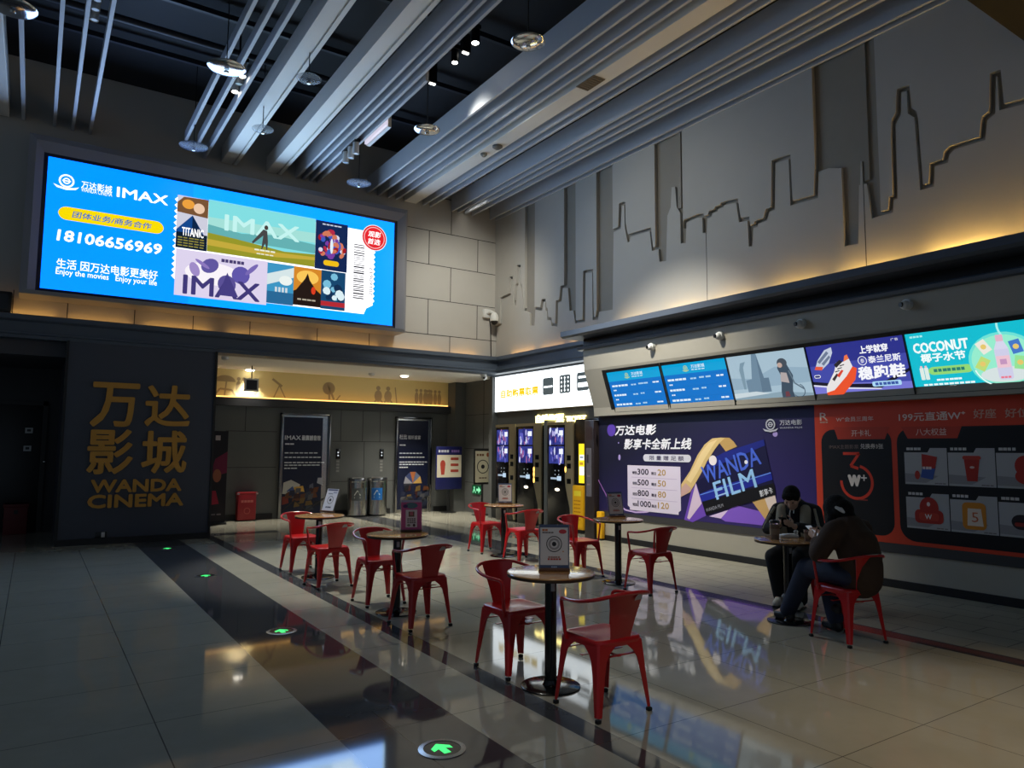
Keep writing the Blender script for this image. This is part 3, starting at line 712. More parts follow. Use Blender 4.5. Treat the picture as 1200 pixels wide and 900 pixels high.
# ================================================================ GOLD LETTERS ON THE PIER
m_gold = mat('letter_gold', (196, 142, 56), rough=.45, metal=.25)
sg = thing('wall_sign', (1.5, 13.66, 1.0), 'large raised gold lettering on the dark slate pier under the big screen', 'sign')
g = G((0, 13.66, 0), (1, 0, 0), (0, 0, 1))
for t, bl_, tr_ in (('万', (104.4, 500), (164.2, 450)), ('达', (168.3, 499.5), (223.9, 453)), ('影', (100.3, 556), (157.2, 503.5)), ('城', (164.2, 555), (219.7, 505))):
    g.tpx(m_gold, t, bl_, tr_, bold=.034, depth=.05, layer=0, res=3)
g.mb.build('chinese_lettering', sg, smooth=0)
g = G((0, 13.66, 0), (1, 0, 0), (0, 0, 1))
g.tpx(m_gold, 'WANDA', (105.3, 577.8), (212.8, 560.5), bold=.085, depth=.04, layer=0, res=3)
g.tpx(m_gold, 'CINEMA', (101.7, 596.2), (215, 577.2), bold=.085, depth=.04, layer=0, res=3)
g.mb.build('latin_lettering', sg, smooth=0)
p = on_y(121, 626.5, 13.66); q = MB().use(m_blackplastic); q.box(p.x-.12, p.x+.05, 13.645, 13.66, p.z-.05, p.z+.05, .004); q.use(m_whiteplastic); q.box(p.x-.03, p.x+.02, 13.638, 13.648, p.z-.04, p.z+.04, .003)
tag(q.build('wall_socket'), 'small black and white power socket low on the slate pier', 'socket')

# ================================================================ RIGHT WALL: LIGHT BOX, GLOWING SIGN
def right_g(x, y0, z0, **k): return G((x, y0, z0), (0, -1, 0), (0, 0, 1), **k)
LB = thing('light_box', (9.05, 12.7, 2.45), 'long glowing white light box sign above the ticket machines', 'sign')
q = MB().use(m_steel); q.box(9.03, 9.0995, 10.4, 14.355, 2.44, 3.283); q.build('box_body', LB, smooth=0)
g = right_g(9.024, 0, 0, step=.005)
g.rpx(E((236, 246, 252), 3.2), (583.5, 443), (583.5, 484)) if False else None
gw = E((238, 247, 252), 2.5); yel = E((236, 200, 16), 1.15); gg = E((70, 80, 84), 1.2); pale = E((200, 214, 218), 5)
g.rect(gw, -14.34, 2.455, -10.42, 3.275)
g.tpx(yel, '自助购票取票', (587.5, 467), (631.5, 452), bold=.07)
g.dashes(pale, g.uv(588, 471)[0], g.uv(588, 471)[1], g.uv(631, 465)[0], .02, 10, layer=g.k)
k0 = g.k
for (tl_, br_, kind) in (((636.6, 443.5), (649, 462), 0), ((656, 440), (669, 460), 1), ((676.5, 437), (690.5, 457), 2)):
    a, b = g.uv(*tl_), g.uv(*br_); g.rrect(gg, a[0], b[1], b[0], a[1], .05, layer=k0)
    W2, H2 = b[0]-a[0], a[1]-b[1]
    if kind == 0: g.rect(gw, a[0]+.12*W2, b[1]+.42*H2, b[0]-.08*W2, b[1]+.52*H2, k0+1)
    elif kind == 1:
        for i in range(3):
            for j in range(4): g.ell(gw, a[0]+W2*(.2+.3*i), b[1]+H2*(.15+.23*j), .06*W2, layer=k0+1, seg=10)
        for i in (0, 2): g.line(gw, [(a[0]+W2*.5, b[1]+.1*H2), (a[0]+W2*.5, b[1]+.9*H2)], .012, k0+1)
    else:
        g.rect(gw, a[0]+.15*W2, b[1]+.68*H2, b[0], b[1]+.8*H2, k0+1); g.rrect(gw, a[0]+.1*W2, b[1]+.2*H2, b[0], b[1]+.44*H2, .02, layer=k0+1)
g.mb.build('light_panel', LB, smooth=0)
q = thing('glowing_letters', (9.1, 12.2, 2.25), 'row of glowing yellow-white letters over the ticket machine tops', 'sign')
g = right_g(9.098, 0, 0)
gl_ = E((255, 234, 140), 7)
a, b = g.uv(629, 496.5), g.uv(661, 485.5)
g.text(gl_, '自助取票', a[0], a[1], b[0], b[1]+.02, bold=.03, depth=.03)
a, b = g.uv(664, 494.8), g.uv(687, 486.5)
g.text(gl_, 'TICKET', a[0], a[1], b[0], b[1], bold=.03, depth=.03, layer=g.k)
g.mb.build('letters', q, smooth=0)

# ================================================================ TICKET MACHINES
m_kbeige = mat('machine_champagne', (178, 164, 132), rough=.3, metal=.5)
m_kblack = mat('machine_black', (14, 14, 17), rough=.18)
def machine(ya, yb, zt, label, lights, xf=8.84):
    t = thing('ticket_machine', (xf+.12, (ya+yb)/2, 0), label, 'ticket machine', 'ticket machines along the recess')
    W = ya-yb; ys = yb+.30*W                               # champagne column on the viewer's right
    b = MB().use(m_kblack); b.box(xf+.03, 9.1, yb, ya, 0, zt-.04, .01); b.build('body', t)
    b = MB().use(m_kbeige)
    prof = [(yb, .05), (yb, zt), (ya, zt), (ya, zt-.06), (ys, zt-.06), (ys, 1.0), (ys-.02*W, .85), (ys-.09*W, .65), (ys-.17*W, .45), (ys-.22*W, .05)]
    b.prism(prof, 'x', xf, xf+.035); b.build('column', t)
    b = MB().use(m_kblack); b.box(xf+.008, xf+.035, ys, ya-.02*W, .05, zt-.08, .006); b.prism([(ys, .05), (ys, 1.0), (ys-.02*W, .85), (ys-.09*W, .65), (ys-.17*W, .45), (ys-.22*W, .05)], 'x', xf+.008, xf+.03); b.build('front_panel', t)
    g = right_g(xf+.006, 0, 0); rnd = random.Random(int(ya*100))
    u0, u1 = -(ya-.07*W), -(ys+.05*W)
    for i, (z0, z1) in enumerate(((zt-.46, zt-.12), (zt-.84, zt-.49))):
        g.rect(E((52, 60, 140), 1.0), u0, z0, u1, z1, 0)
        for k in range(26):
            c = [(170, 165, 215), (90, 90, 180), (210, 215, 240), (40, 40, 110), (150, 90, 140)][rnd.randrange(5)]
            x = u0+(u1-u0)*(.08+.8*rnd.random()); y = z0+(z1-z0)*(.12+.75*rnd.random())
            g.ell(E(c, 1.1), x, y, .02+.02*rnd.random(), .04+.05*rnd.random(), seg=7, layer=1+k % 4)
        g.rect(E((226, 230, 246), 1.2), u1-.3*(u1-u0), z0+.55*(z1-z0), u1-.02, z0+.85*(z1-z0), 6)
    g.mb.build('screen', t, smooth=0)
    g = right_g(xf+.006, 0, 0)
    for k in range(2):
        for j in range(2): g.ell(E((180, 190, 200), .9), u0+(u1-u0)*(.42+.24*k), zt-.98-.08*j, .014, layer=0, seg=8)
    g.rect(E((170, 190, 210), .9), u0+.12*(u1-u0), zt-1.16, u0+.82*(u1-u0), zt-1.12, 0); g.rect(E((190, 214, 235), 1.0), u0+.55*(u1-u0), zt-1.18, u0+.82*(u1-u0), zt-1.09, 1)
    g.mb.build('button_panel', t, smooth=0)
    g = right_g(xf+.006, 0, 0)
    g.ell(E((255, 240, 214) if lights else (150, 160, 160), 2.5 if lights else .7), (u0+u1)/2+.03, zt-1.36, .08, .03, layer=0); g.mb.build('outlet_light', t, smooth=0)
    for z in (zt-.72, zt-.88, zt-1.18):
        g = right_g(xf-.001, 0, 0); g.rrect(m_kblack, -(ys-.07*W), z-.05, -(ys-.22*W), z+.05, .01, layer=0); g.mb.build('card_reader', t, smooth=0)
    if lights:
        g = right_g(xf-.003, 0, 0)
        for z in lights: g.ell(E((255, 196, 90), 3.5), -(ys-.02), z, .025, .06, layer=0, seg=12)
        g.mb.build('warm_indicator', t, smooth=0)
    return t
def ky(px): return on_x(px, 520, 8.84).y
zt_ = on_x(600, 497, 8.84).z
machine(ky(580.5), ky(603.5), zt_, 'ticket machine at the far end of the recess, nearest the corridor', None)
machine(ky(605.5), ky(634), zt_, 'middle ticket machine with three warm lights on its column', (zt_-.98, zt_-1.08, zt_-1.2))
machine(ky(641), ky(671.5), zt_, 'ticket machine nearest the yellow bollard-like box', (zt_-.95,))
q = MB().use(mat('divider_grey', (120, 122, 118), rough=.5)); q.box(8.86, 9.1, ky(640.5), ky(636.5), 0, 2.2); struct(q.build('trim_18', smooth=0))

# yellow dispenser, its lit advert, black cabinet, dark vending cabinet
yl0, yl1 = on_x(671.5, 600, 8.76).y, on_x(684, 600, 8.76).y
t = thing('advert_cabinet', (8.95, 10.95, 0), 'tall black cabinet with a narrow glowing yellow advert on its face', 'cabinet')
q = MB().use(m_kblack); q.box(8.86, 9.097, 10.42, on_x(674, 560, 8.86).y, 0, 2.18, .008); q.build('body', t)
g = right_g(8.855, 0, 0)
a, b = g.uv(678.3, 566), g.uv(684.6, 520)
g.rect(E((250, 222, 40), 1.3), a[0], a[1], b[0], b[1], 0)
hh = b[1]-a[1]; g.rect(E((236, 244, 248), 1.2), a[0]+.02, a[1]+.2*hh, b[0], a[1]+.42*hh, 1); g.rect(E((236, 240, 236), 1.2), a[0]+.02, a[1]+.58*hh, b[0], a[1]+.72*hh, 1); g.rect(E((90, 110, 150), 1.0), a[0]+.04, a[1]+.64*hh, b[0]-.03, a[1]+.67*hh, 2); g.rect(E((200, 150, 40), 1.1), a[0]+.03, a[1]+.46*hh, b[0]-.03, a[1]+.53*hh, 2)
g.mb.build('lit_advert', t, smooth=0)
t = thing('yellow_box', (8.83, (yl0+yl1)/2, 0), 'upright yellow dispenser box standing before the black cabinet', 'dispenser')
zt2 = on_x(678, 569, 8.76).z
m_yel = mat('bollard_yellow', (238, 176, 20), rough=.4, noise=.05)
q = MB().use(m_yel); q.box(8.74, 8.84, yl1, yl0, .06, zt2, .02); q.build('body', t)
q = MB().use(m_blackplastic); q.box(8.73, 8.84, yl1-.01, yl0+.01, 0, .07, .005); q.build('foot', t)
g = right_g(8.737, 0, 0); g.rect(P((240, 180, 30)), -(yl0-.03), .1, -(yl1+.03), zt2-.06); g.rect(P((252, 226, 60)), -(yl0-.06), zt2-.2, -(yl1+.05), zt2-.1)
for k in range(6): g.dashes(P((190, 110, 20)), -(yl0-.06), zt2-.3-.07*k, -(yl1+.06), .02, 4, layer=2)
g.mb.build('printed_label', t, smooth=0)
t = thing('vending_cabinet', (8.5, 10.2, 0), 'tall dark brown cabinet with a faded grey notice at the end of the poster wall', 'cabinet')
m_vend = mat('vending_brown', (44, 36, 36), rough=.35)
cy0, cy1 = on_x(685, 560, 8.38).y, 9.985
q = MB().use(m_vend); q.box(8.38, 8.84, cy1, cy0, 0, 2.12, .01); q.build('body', t)
g = right_g(8.378, 0, 0)
g.rect(P((96, 92, 98)), -(cy0-.05), .75, -(cy1+.06), 1.62); g.rect(P((60, 46, 46)), -(cy0-.05), 1.75, -(cy1+.06), 2.0, layer=g.k)
for k in range(6): g.rect(P((40, 28, 28)), -(cy0-.07-.045*k), 1.78, -(cy0-.09-.045*k), 1.97, layer=2)
g.rect(P((50, 48, 54)), -(cy0-.07), 1.35, -(cy0-.12), 1.5, layer=2); g.dashes(P((140, 120, 126)), -(cy0-.08), 1.1, -(cy1+.1), .03, 3, layer=2); g.dashes(P((140, 120, 126)), -(cy0-.08), .95, -(cy1+.1), .03, 3, layer=2)
g.mb.build('notice', t, smooth=0)
p0, p1 = on_x(700.5, 622, 8.42), on_x(706, 600, 8.42)
t = thing('yellow_caddy', (8.44, 9.86, 0), 'small yellow box on the floor against the foot of the purple poster wall', 'box')
q = MB().use(m_yel); q.box(8.39, 8.477, p1.y, p0.y, .03, .5, .015); q.build('body', t); q = MB().use(m_blackplastic); q.box(8.395, 8.47, p1.y+.005, p0.y-.005, 0, .035); q.build('foot', t)

# ================================================================ MENU SCREENS
A0, A1 = Vector((8.132, 0, 3.0)), Vector((8.352, 0, 2.33)); vv = (A0-A1).normalized()
def menu_g(): return G(A1, (0, -1, 0), vv)
gm = menu_g(); nrm = gm.n
def menu(pl, pr, label, draw):
    tl_, br_ = gm.uv(*pl), gm.uv(*pr); u0, v1, u1, v0 = tl_[0], tl_[1], br_[0], br_[1]
    return menu_uv(u0, u1, label, draw)
V0 = gm.uv(716.9, 482.7)[1]; V1 = gm.uv(710.8, 436.7)[1]
def menu_uv(u0, u1, label, draw):
    t = thing('menu_screen', gm.at((u0+u1)/2, V0, 0), label, 'screen', 'screens in the row over the poster boards')
    fr = MB().use(m_blackplastic)
    o_ = gm.at(u0-.014, V0-.03, .001); 
    def bar(a0, a1, b0, b1):
        c = gm.at((a0+a1)/2, (b0+b1)/2, .012); M3 = Matrix((gm.u, gm.v, gm.n)).transposed().to_4x4(); M3.translation = c
        fr.obox(M3, a1-a0, b1-b0, .024)
    bar(u0-.008, u0, V0-.02, V1+.05); bar(u1, u1+.008, V0-.02, V1+.05); bar(u0-.008, u1+.008, V0-.02, V0); bar(u0-.008, u1+.008, V1, V1+.05); bar(u0, u1, V0, V1) if False else None
    fr.build('screen_bezel', t, smooth=0)
    g = menu_g(); g.k = 2; draw(g, u0, V0, u1, V1); g.mb.build('display', t, smooth=0)
    return t
def listings(seed):
    def d(g, u0, v0, u1, v1):
        w, h = u1-u0, v1-v0; wt = E((220, 240, 250), 1.0); rnd = random.Random(seed)
        g.rect(E((0, 116, 205), .95), u0, v0, u1, v1); g.rect(E((0, 160, 214), 1.0), u0, v0+.76*h, u1, v1)
        k = g.k
        g.logo(E((190, 214, 120), 1.0), u0+.38*w, v0+.88*h, .045); g.text(wt, '万达影城', u0+.47*w, v0+.86*h, u0+.68*w, v0+.94*h, bold=.02, layer=k+2); g.dashes(wt, u0+.47*w, v0+.82*h, u0+.68*w, .012, 4, layer=k+2)
        for i in range(3):
            y = v0+h*(.56-.235*i); g.rect(E((10, 92, 170), .95), u0, y+.15*h, u1, y+.153*h, k+1)
            g.dashes(wt, u0+.05*w, y+.06*h, u0+(.3 if i % 2 else .36)*w, .045*h, 5, layer=k+1); g.dashes(wt, u0+.06*w, y-.04*h, u0+.12*w, .03*h, 2, layer=k+1)
            g.dashes(E((170, 214, 240), .95), u0+.42*w, y+.06*h, u0+.52*w, .035*h, 2, layer=k+1); g.dashes(E((170, 214, 240), .95), u0+.56*w, y+.07*h, u0+(.76 if i == 0 else .64)*w, .035*h, 2, layer=k+1); g.dashes(wt, u0+.82*w, y+.07*h, u0+.94*w, .035*h, 2, layer=k+1)
    return d
def film(g, u0, v0, u1, v1):
    w, h = u1-u0, v1-v0
    def p(c, pts, k): g.poly(E(c, .92), [(u0+a*w, v0+b*h) for a, b in pts], k)
    p((170, 196, 212), [(0,0),(1,0),(1,1),(0,1)], 2); p((150, 178, 198), [(0,.3),(1,.35),(1,.62),(.6,.7),(.3,.5),(0,.55)], 3)
    p((112, 140, 162), [(.2,.2),(.5,.22),(.5,.5),(.44,.5),(.4,1),(.34,1),(.28,.5),(.2,.48)], 4); p((96, 122, 144), [(.38,.22),(.5,.22),(.5,.5),(.44,.5),(.4,1)], 5)
    p((126, 154, 172), [(.15,.3),(.18,.3),(.2,.75),(.24,.86),(.17,.84),(.14,.7)], 4); p((206, 220, 226), [(.0,.0),(.5,.18),(.3,.24),(0,.22)], 4); p((140, 166, 182), [(0,0),(1,0),(1,.14),(.6,.2),(0,.12)], 5)
    p((60, 78, 96), [(.62,0),(.78,0),(.76,.2),(.8,.5),(.74,.78),(.66,.8),(.63,.66),(.66,.5),(.62,.2)], 6); p((180, 170, 170), [(.64,.4),(.74,.36),(.73,.56),(.66,.58)], 7)
    g.ell(E((70, 80, 92), .9), u0+.7*w, v0+.76*h, .06*w, .09*h, layer=7); g.ell(E((196, 170, 160), .9), u0+.67*w, v0+.72*h, .03*w, .05*h, layer=8)
    g.arc(E((80, 100, 118), .9), u0+.83*w, v0+.2*h, .07*w, .012, a0=-2.5, a1=1.2, layer=7); g.line(E((96, 116, 132), .9), [(u0+.76*w, v0+.6*h), (u0+.8*w, v0+.35*h), (u0+.9*w, v0+.22*h)], .02, 7)
    p((110, 60, 70), [(.66,.1),(.72,.1),(.71,.2),(.67,.2)], 8)
def shoes(g, u0, v0, u1, v1):
    w, h = u1-u0, v1-v0
    def p(c, pts, k): g.poly(E(c, .95), [(u0+a*w, v0+b*h) for a, b in pts], k)
    p((66, 74, 170), [(0,0),(1,0),(1,1),(0,1)], 2); p((44, 50, 140), [(0,.62),(1,.7),(1,1),(0,1)], 3); p((120, 120, 214), [(0,0),(1,0),(1,.22),(.5,.26),(0,.3)], 3); p((20, 20, 40), [(0,.34),(.3,.26),(.7,.22),(1,.45),(1,.4),(.7,.14),(.3,.2),(0,.28)], 4); p((226, 226, 246), [(0,.28),(.3,.2),(.7,.14),(.7,.12),(.3,.17),(0,.25)], 5)
    # low shoe in front: red sole, white upper, collar
    p((238, 84, 44), [(.14,.04),(.3,.06),(.46,.32),(.5,.52),(.46,.56),(.38,.4),(.22,.16),(.13,.12)], 8)
    p((236, 232, 232), [(.13,.12),(.22,.16),(.38,.4),(.46,.56),(.44,.7),(.38,.66),(.3,.66),(.26,.5),(.2,.36),(.14,.22)], 9)
    p((240, 120, 70), [(.38,.66),(.44,.7),(.43,.78),(.4,.76)], 10); p((40, 36, 44), [(.29,.56),(.37,.66),(.34,.7),(.27,.62)], 10); p((60, 50, 56), [(.24,.32),(.3,.44),(.28,.46),(.22,.36)], 10); p((220, 70, 50), [(.3,.38),(.36,.5),(.34,.52),(.28,.42)], 10)
    for k in range(3): p((50, 50, 60), [(.27+.03*k,.48+.05*k),(.32+.03*k,.5+.05*k),(.32+.03*k,.515+.05*k),(.27+.03*k,.5+.05*k)], 11)
    # shoe seen from below behind it
    p((196, 206, 224), [(.06,.58),(.1,.72),(.2,.9),(.28,.94),(.28,.84),(.22,.66),(.14,.56)], 7); p((230, 90, 60), [(.05,.56),(.13,.54),(.15,.6),(.07,.62)], 8); p((110, 124, 150), [(.12,.66),(.24,.84),(.22,.88),(.1,.7)], 8); p((110, 124, 150), [(.16,.62),(.25,.76),(.24,.8),(.14,.66)], 8)
    wt = E((245, 246, 252), 1.0)
    g.text(wt, '上学就穿', u0+.56*w, v0+.76*h, u0+.84*w, v0+.9*h, bold=.05, layer=8); g.text(wt, '泰兰尼斯', u0+.63*w, v0+.58*h, u0+.94*w, v0+.71*h, bold=.03, layer=8); g.text(wt, '稳跑鞋', u0+.5*w, v0+.3*h, u0+.96*w, v0+.54*h, bold=.06, slant=.1, layer=8); g.text(wt, '广告', u0+.88*w, v0+.92*h, u0+.95*w, v0+.965*h, layer=8)
    g.arc(wt, u0+.57*w, v0+.64*h, .042*w, .008, layer=8); g.text(wt, '泰', u0+.55*w, v0+.6*h, u0+.59*w, v0+.68*h, layer=8)
    g.rrect(E((170, 214, 245), 1.0), u0+.62*w, v0+.17*h, u0+.9*w, v0+.26*h, .02, layer=8); g.dashes(E((60, 90, 170), .9), u0+.65*w, v0+.19*h, u0+.88*w, .05*h, 6, layer=9); g.rrect(wt, u0+.03*w, v0+.4*h, u0+.1*w, v0+.46*h, .02, layer=8); g.rrect(E((50, 54, 120), .9), u0+.036*w, v0+.41*h, u0+.094*w, v0+.45*h, .015, layer=9)
def coconut(g, u0, v0, u1, v1):
    w, h = u1-u0, v1-v0
    def X(a): return u0+a*w
    def Yv(b): return v0+b*h
    g.rect(E((20, 190, 210), .98), u0, v0, u1, v1, 2); wt = E((240, 252, 250), 1.0)
    g.text(wt, 'COCONUT', X(.05), Yv(.66), X(.52), Yv(.83), bold=.07, layer=4); g.text(wt, '椰子水节', X(.1), Yv(.5), X(.48), Yv(.645), bold=.06, layer=4)
    g.dashes(E((170, 236, 236), 1), X(.04), Yv(.92), X(.16), .03*h, 4, layer=4)
    g.rrect(E((150, 220, 120), .95), X(.14), Yv(.29), X(.52), Yv(.42), .06, layer=4); g.dashes(E((40, 130, 120), .9), X(.19), Yv(.335), X(.46), .05*h, 7, layer=5)
    for k in range(2): g.rrect(E((220, 236, 230), 1), X(.07+.04*k), Yv(.22), X(.105+.04*k), Yv(.42), .01, layer=5); g.rect(E((236, 190, 200), 1), X(.078+.04*k), Yv(.42), X(.097+.04*k), Yv(.45), 5)
    g.dashes(wt, X(.2), Yv(.19), X(.42), .03*h, 6, layer=4); g.dashes(wt, X(.08), Yv(.12), X(.52), .03*h, 10, layer=4); g.dashes(wt, X(.3), Yv(.08), X(.36), .02*h, 2, layer=4)
    c = (X(.76), Yv(.44)); r = .42*h
    g.ell(E((110, 226, 214), 1), c[0], c[1], r*1.12, r, layer=4); g.ell(E((150, 236, 206), 1), c[0], c[1], r*1.02, r*.9, layer=5); g.arc(wt, c[0], c[1], r*1.0, .012, a0=PI*1.1, a1=PI*1.9, layer=6)
    g.ell(E((214, 226, 226), 1), c[0], c[1]-.22*h, r*.8, r*.28, layer=6)
    # bottle: body, shoulder, cap, label
    g.rrect(E((206, 206, 232), 1), X(.705), Yv(.14), X(.815), Yv(.62), .03, layer=8); g.poly(E((214, 214, 236), 1), [(X(.705), Yv(.6)), (X(.815), Yv(.6)), (X(.785), Yv(.73)), (X(.735), Yv(.73))], 9); g.rrect(E((226, 180, 200), 1), X(.732), Yv(.72), X(.788), Yv(.82), .01, layer=10)
    g.rect(E((236, 196, 210), 1), X(.71), Yv(.32), X(.81), Yv(.5), 9); g.rect(E((196, 150, 190), 1), X(.735), Yv(.37), X(.785), Yv(.45), 10); g.dashes(E((236, 120, 140), 1), X(.72), Yv(.16), X(.8), .03*h, 3, layer=10)
    for cx, cy, ro, cl in ((.63, .66, .5, (236, 232, 220)), (.6, .4, -.6, (190, 220, 120)), (.87, .62, .2, (70, 120, 200)), (.88, .38, -.2, (150, 226, 150))):
        cu, cv = X(cx), Yv(cy); q = []
        for a, b in ((-.05, -.07), (.05, -.07), (.05, .07), (-.05, .07)): q.append((cu+a*math.cos(ro)-b*math.sin(ro), cv+a*math.sin(ro)+b*math.cos(ro)))
        g.poly(E(cl, 1), q, 7); g.ell(E((230, 200, 110), 1), cu, cv, .028, layer=8, seg=12)
    g.arc(E((170, 240, 236), 1), X(.93), Yv(.95), .3*h, .02, a0=PI*.95, a1=PI*1.35, layer=4)
us = [(gm.uv(710.8, 436.7)[0], gm.uv(772.8, 429)[0]), (gm.uv(775, 428)[0], gm.uv(849.6, 418.6)[0]), (gm.uv(850.8, 418.5)[0], gm.uv(942.6, 406)[0]), (gm.uv(943.8, 406)[0], gm.uv(1058, 391)[0]), (gm.uv(1059.6, 390)[0], gm.uv(1059.6, 390)[0]+1.23)]
menu_uv(*us[0], 'blue film timetable screen at the far end of the screen row', listings(1))
menu_uv(*us[1], 'blue film timetable screen beside the pale film picture', listings(2))
menu_uv(*us[2], 'screen with a pale misty picture of a figure and a tower', film)
menu_uv(*us[3], 'screen advertising red and white running shoes on violet', shoes)
menu_uv(*us[4], 'turquoise screen advertising coconut water in a bottle', coconut)
# black surround of the row
q = MB().use(m_black); 
for (a0_, a1_, b0_, b1_) in ((us[0][0]-.1, us[0][0]-.012, V0-.03, V1+.05),):
    M3 = Matrix((gm.u, gm.v, gm.n)).transposed().to_4x4(); M3.translation = gm.at((a0_+a1_)/2, (b0_+b1_)/2, .006); q.obox(M3, a1_-a0_, b1_-b0_, .012)
struct(q.build('trim_19', smooth=0))

# ================================================================ POSTER BOARDS
def board(ya, yb, z0, z1, label, draw):
    t = thing('poster_board', (8.49, (ya+yb)/2, z0), label, 'poster')
    q = MB().use(m_blackplastic); q.box(8.484, 8.497, yb, ya, z0, z1); q.build('backing_board', t, smooth=0)
    g = right_g(8.483, 0, 0); draw(g, -ya, z0, -yb, z1); g.mb.build('printed_sheet', t, smooth=0)
    return t
yb_ = on_x(956.5, 560, 8.483).y
def purple(g, u0, v0, u1, v1):
    w, h = u1-u0, v1-v0; wh = P((232, 230, 236))
    ink = mat('ink_purple_blend', (28, 26, 60), rough=.42, spec=.35)      # printed blend from navy to violet
    if 'ColorRamp' not in ink.node_tree.nodes:
        nt = ink.node_tree; ge = nt.nodes.new('ShaderNodeTexCoord'); sx = nt.nodes.new('ShaderNodeSeparateXYZ'); rp = nt.nodes.new('ShaderNodeValToRGB'); rp.name = 'ColorRamp'
        ma = nt.nodes.new('ShaderNodeMath'); ma.operation = 'MULTIPLY_ADD'; ma.inputs[1].default_value = .55; mb2 = nt.nodes.new('ShaderNodeMath'); mb2.operation = 'SUBTRACT'; mb2.inputs[0].default_value = 1.0
        nt.links.new(ge.outputs['Generated'], sx.inputs[0]); nt.links.new(sx.outputs['Y'], mb2.inputs[1]); nt.links.new(mb2.outputs[0], ma.inputs[0])
        m3 = nt.nodes.new('ShaderNodeMath'); m3.operation = 'MULTIPLY_ADD'; m3.inputs[1].default_value = -.55; m3.inputs[2].default_value = .5; nt.links.new(sx.outputs['Z'], m3.inputs[0]); nt.links.new(m3.outputs[0], ma.inputs[2])
        nt.links.new(ma.outputs[0], rp.inputs[0]); rp.color_ramp.elements[0].color = L3((27, 27, 48)); rp.color_ramp.elements[0].position = .25; rp.color_ramp.elements[1].color = L3((54, 42, 108)); rp.color_ramp.elements[1].position = 1.0
        nt.links.new(rp.outputs[0], nt.nodes['Principled BSDF'].inputs['Base Color'])
    g.rect(ink, u0, v0, u1, v1, 0)
    def q(px, py): return g.uv(px, py)
    # violet light streaks printed along the lower edge
    g.poly(P((110, 72, 180)), [q(802, 609), q(810, 576), q(816, 566), q(828, 604), q(812, 612)], 2); g.poly(P((216, 192, 214)), [q(805.5, 607), q(815.4, 566), q(822.5, 590), q(808, 609)], 3)
    g.poly(P((130, 90, 200)), [q(842, 606), q(862, 592), q(910, 604), q(916, 618), q(850, 611)], 2); g.poly(P((222, 196, 230)), [q(831, 605), q(853.7, 597.6), q(845, 607.7)], 3)
    g.ell(P((92, 64, 170)), *q(716.5, 504), .11, layer=2); g.ell(P((170, 150, 210)), *q(908.5, 508.5), .04, layer=2, seg=12); g.ell(P((170, 150, 210)), *q(726, 536), .03, .05, layer=2, seg=10); g.ell(P((170, 150, 210)), *q(725, 519), .015, layer=2, seg=8)
    g.line(P((150, 100, 170)), [q(701, 562), q(712, 583), q(716, 600)], .02, 2); g.line(P((200, 170, 220)), [q(725, 591), q(733, 597.5), q(745, 600.3), q(758, 600), q(771, 595)], .025, 2)
    g.tpx(wh, '万达电影', (721.5, 510.5), (769, 497), bold=.055, slant=.2, layer=4); g.tpx(wh, '影享卡全新上线', (732, 526.6), (810.5, 513), bold=.05, slant=.2, layer=4)
    a, b = q(754, 540.5), q(810, 533); g.rrect(P((214, 212, 222)), a[0], a[1], b[0], b[1], .06, layer=4); g.text(P((50, 40, 80)), '限 量 赠 足 额', a[0]+.14*(b[0]-a[0]), a[1]+.02, b[0]-.14*(b[0]-a[0]), b[1]-.02, bold=.02, layer=5)
    # price sheet
    a, b = q(736, 597), q(797.5, 547); g.poly(P((216, 204, 222)), [(a[0]+.05, a[1]), (b[0]-.05, a[1]), (b[0]-.05, a[1]+.04), (b[0], a[1]+.07), (b[0], b[1]), (a[0], b[1]), (a[0], a[1]+.07), (a[0]+.05, a[1]+.04)], 4)
    W2, H2 = b[0]-a[0], b[1]-a[1]; bk = P((34, 24, 50)); gd = P((176, 140, 60))
    for i, (m1, m2) in enumerate((('300', '20'), ('500', '50'), ('800', '80'), ('1000', '120'))):
        y = a[1]+H2*(.8-.235*i)
        g.text(bk, '储值', a[0]+.1*W2, y, a[0]+.19*W2, y+.07*H2, bold=.03, layer=5); g.text(bk, m1, a[0]+.2*W2, y-.005*H2, a[0]+(.42 if len(m1) < 4 else .46)*W2, y+.13*H2, bold=.05, layer=5)
        g.text(bk, '赠送', a[0]+.47*W2, y, a[0]+.565*W2, y+.07*H2, bold=.03, layer=5); g.text(gd, m2, a[0]+.59*W2, y-.005*H2, a[0]+(.74 if len(m2) < 3 else .79)*W2, y+.13*H2, bold=.03, layer=5)
        if i: g.line(P((180, 160, 196)), [(a[0]+.08*W2, y+.17*H2), (b[0]-.06*W2, y+.17*H2)], .006, 5)
    # gold ribbon looping behind the gift card, light cones below it
    g.poly(P((190, 152, 92)), [q(843.6, 519.6), q(846, 513), q(855, 513), q(860, 517.5), q(864, 523.2), q(850.8, 529), q(847, 524)], 4)
    g.poly(P((214, 182, 122)), [q(798, 582.5), q(798.8, 567.3), q(809, 552), q(817.6, 533.4), q(826, 521), q(835, 513.8), q(845, 512.8), q(850, 513.2), q(843.6, 519), q(837.8, 526.8), q(829, 540.6), q(823.4, 552), q(816, 565), q(809, 576.7)], 5)
    g.poly(P((232, 204, 148)), [q(805, 562), q(814, 546), q(822, 530), q(831, 519), q(841, 515), q(836, 522), q(826, 538), q(818, 553), q(810, 566)], 6)
    g.poly(P((200, 160, 150)), [q(798, 582.5), q(798.6, 572), q(804, 566), q(811, 573), q(806, 578)], 6)
